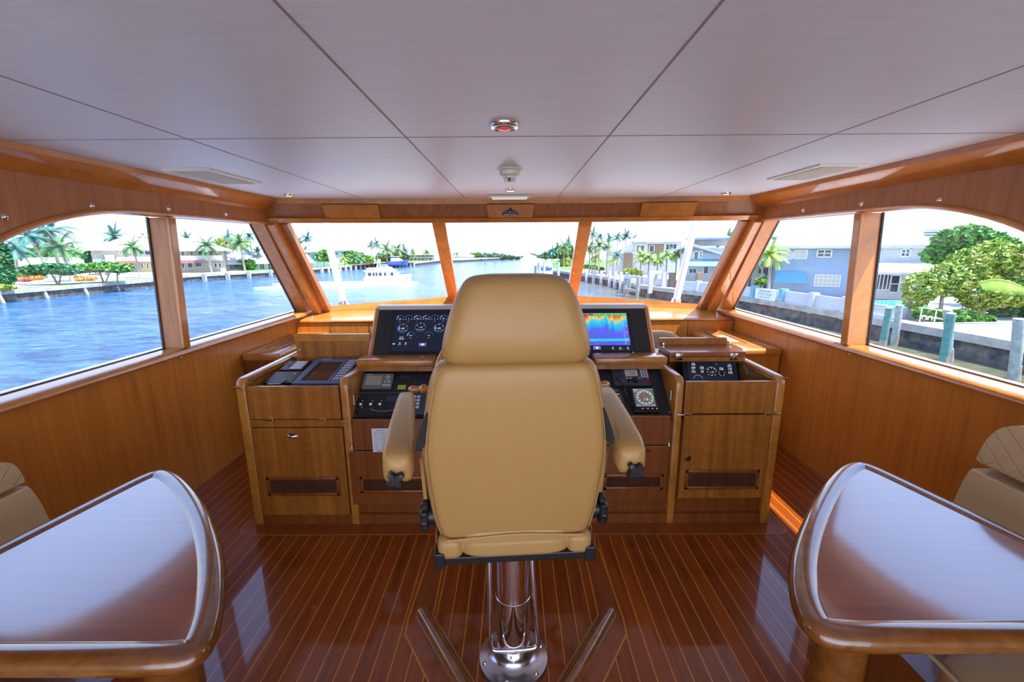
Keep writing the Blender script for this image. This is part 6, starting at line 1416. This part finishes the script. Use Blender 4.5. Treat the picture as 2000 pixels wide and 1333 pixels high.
bush('tree', 'dark treeline receding along the right bank', 'tree', [(1055, 502, 6, 3), (1066, 500, 8, 6), (1080, 497, 9, 9), (1094, 494, 10, 12), (1108, 492, 12, 16), (1112, 505, 12, 12)], 165, 'leafd', 2400, .8, GR, (), 23)
bush('shrub', 'golden shrub at the foot of the right bank treeline', 'shrub', [(1098, 514, 9, 6), (1108, 512, 8, 8)], 140, 'leafy', 500, .6, GR, (), 24)
bush('hedge', 'bright green hedge under the row of bright palms', 'hedge', [(1222, 531, 9, 6), (1236, 530, 9, 7), (1248, 534, 8, 5)], 77, 'leafy', 900, .25, GR, (), 25)
bush('hedge', 'low green hedge behind the first white dock piles', 'hedge', [(1146, 521, 8, 4), (1158, 522, 8, 4), (1172, 526, 8, 4)], 103, 'leafg', 700, .3, GR, (), 26)
bush('shrub', 'thin shrub of broad leaves behind the white parapet', 'shrub', [(1485, 550, 9, 6), (1492, 545, 6, 6), (1478, 558, 6, 4)], 50.5, 'leafg', 160, .32, GR, [(1487, 575, 1487, 548, .8)], 27)
bush('tree', 'tall green tree behind the blue-tinted house at upper right', 'tree', [(1860, 470, 30, 22), (1895, 465, 34, 24), (1930, 478, 36, 26), (1965, 490, 30, 26), (1845, 498, 28, 20), (1880, 500, 34, 24)], 40, 'leafg', 6500, .32, GR, [(1890, 600, 1890, 500, 6)], 28)
bush('tree', 'big bushy yellow-green tree at the right bank quay', 'tree', [(1800, 560, 34, 30), (1850, 545, 36, 34), (1900, 520, 40, 34), (1950, 510, 44, 40), (2000, 515, 44, 44), (1910, 570, 44, 34), (1970, 565, 44, 34), (1785, 585, 22, 18), (2030, 560, 40, 50)], 33.5, 'leafy', 15000, .20, GR, [(1835, 625, 1842, 560, 4), (1910, 628, 1935, 560, 6), (1920, 628, 1890, 570, 4), (1772, 612, 1780, 575, 3)], 29, .8)
bush('shrub', 'dense green shrub at the foot of the bushy tree', 'shrub', [(1800, 612, 16, 12), (1830, 615, 20, 12), (1862, 618, 20, 12), (1890, 620, 22, 14), (1920, 624, 20, 10)], 32.2, 'leafg', 3600, .16, GR, (), 30, .6)
bush('hedge', 'dark green hedge below the iron fence at the right picture edge', 'hedge', [(1950, 610, 18, 10), (1975, 606, 20, 12), (2005, 606, 22, 14)], 34, 'leafd', 2600, .16, GR, (), 31, .5)
t = thing('palm_frond', 'single arching palm frond hanging in front of the bushy tree', 'frond', tuple(onY(2030, 580, 30.5)))
fp_ = [onY(a, b, 30.5) for a, b in ((1915, 551), (1940, 546), (1970, 550), (2000, 562), (2030, 585))]; fp_ = catmull(fp_, 6, False); mb = MB().tube(fp_, .03, 5)
for i in range(1, len(fp_)):
    for k in range(3):
        p = fp_[i-1].lerp(fp_[i], k/3); l_ = .30+.7*math.sin(PI*min(.95, i/len(fp_)+.1)); dd = (fp_[i]-fp_[i-1]).normalized()*.05
        mb._add([p-dd, p+dd, p+Vector((.22, -.1, -l_))], [(0, 1, 2)]); mb._add([p-dd, p+dd, p+Vector((.12, .35, -l_*.7))], [(0, 1, 2)])
obj('frond', mb, M['palmy'], t)
t = thing('iron_fence', 'dark iron fence between the hedge and the right picture edge', 'fence', (32, 35, GR))
mb = MB()
for k in range(26):
    p = onY(1880+k*6, 600, 35.5); mb.box(p.x-.02, p.x+.02, 35.48, 35.52, GR, GR+1.5)
p0, p1 = onY(1878, 600, 35.5), onY(2035, 600, 35.5); mb.box(p0.x, p1.x, 35.47, 35.53, GR+1.35, GR+1.42); obj('bars', mb, M['fence'], t)
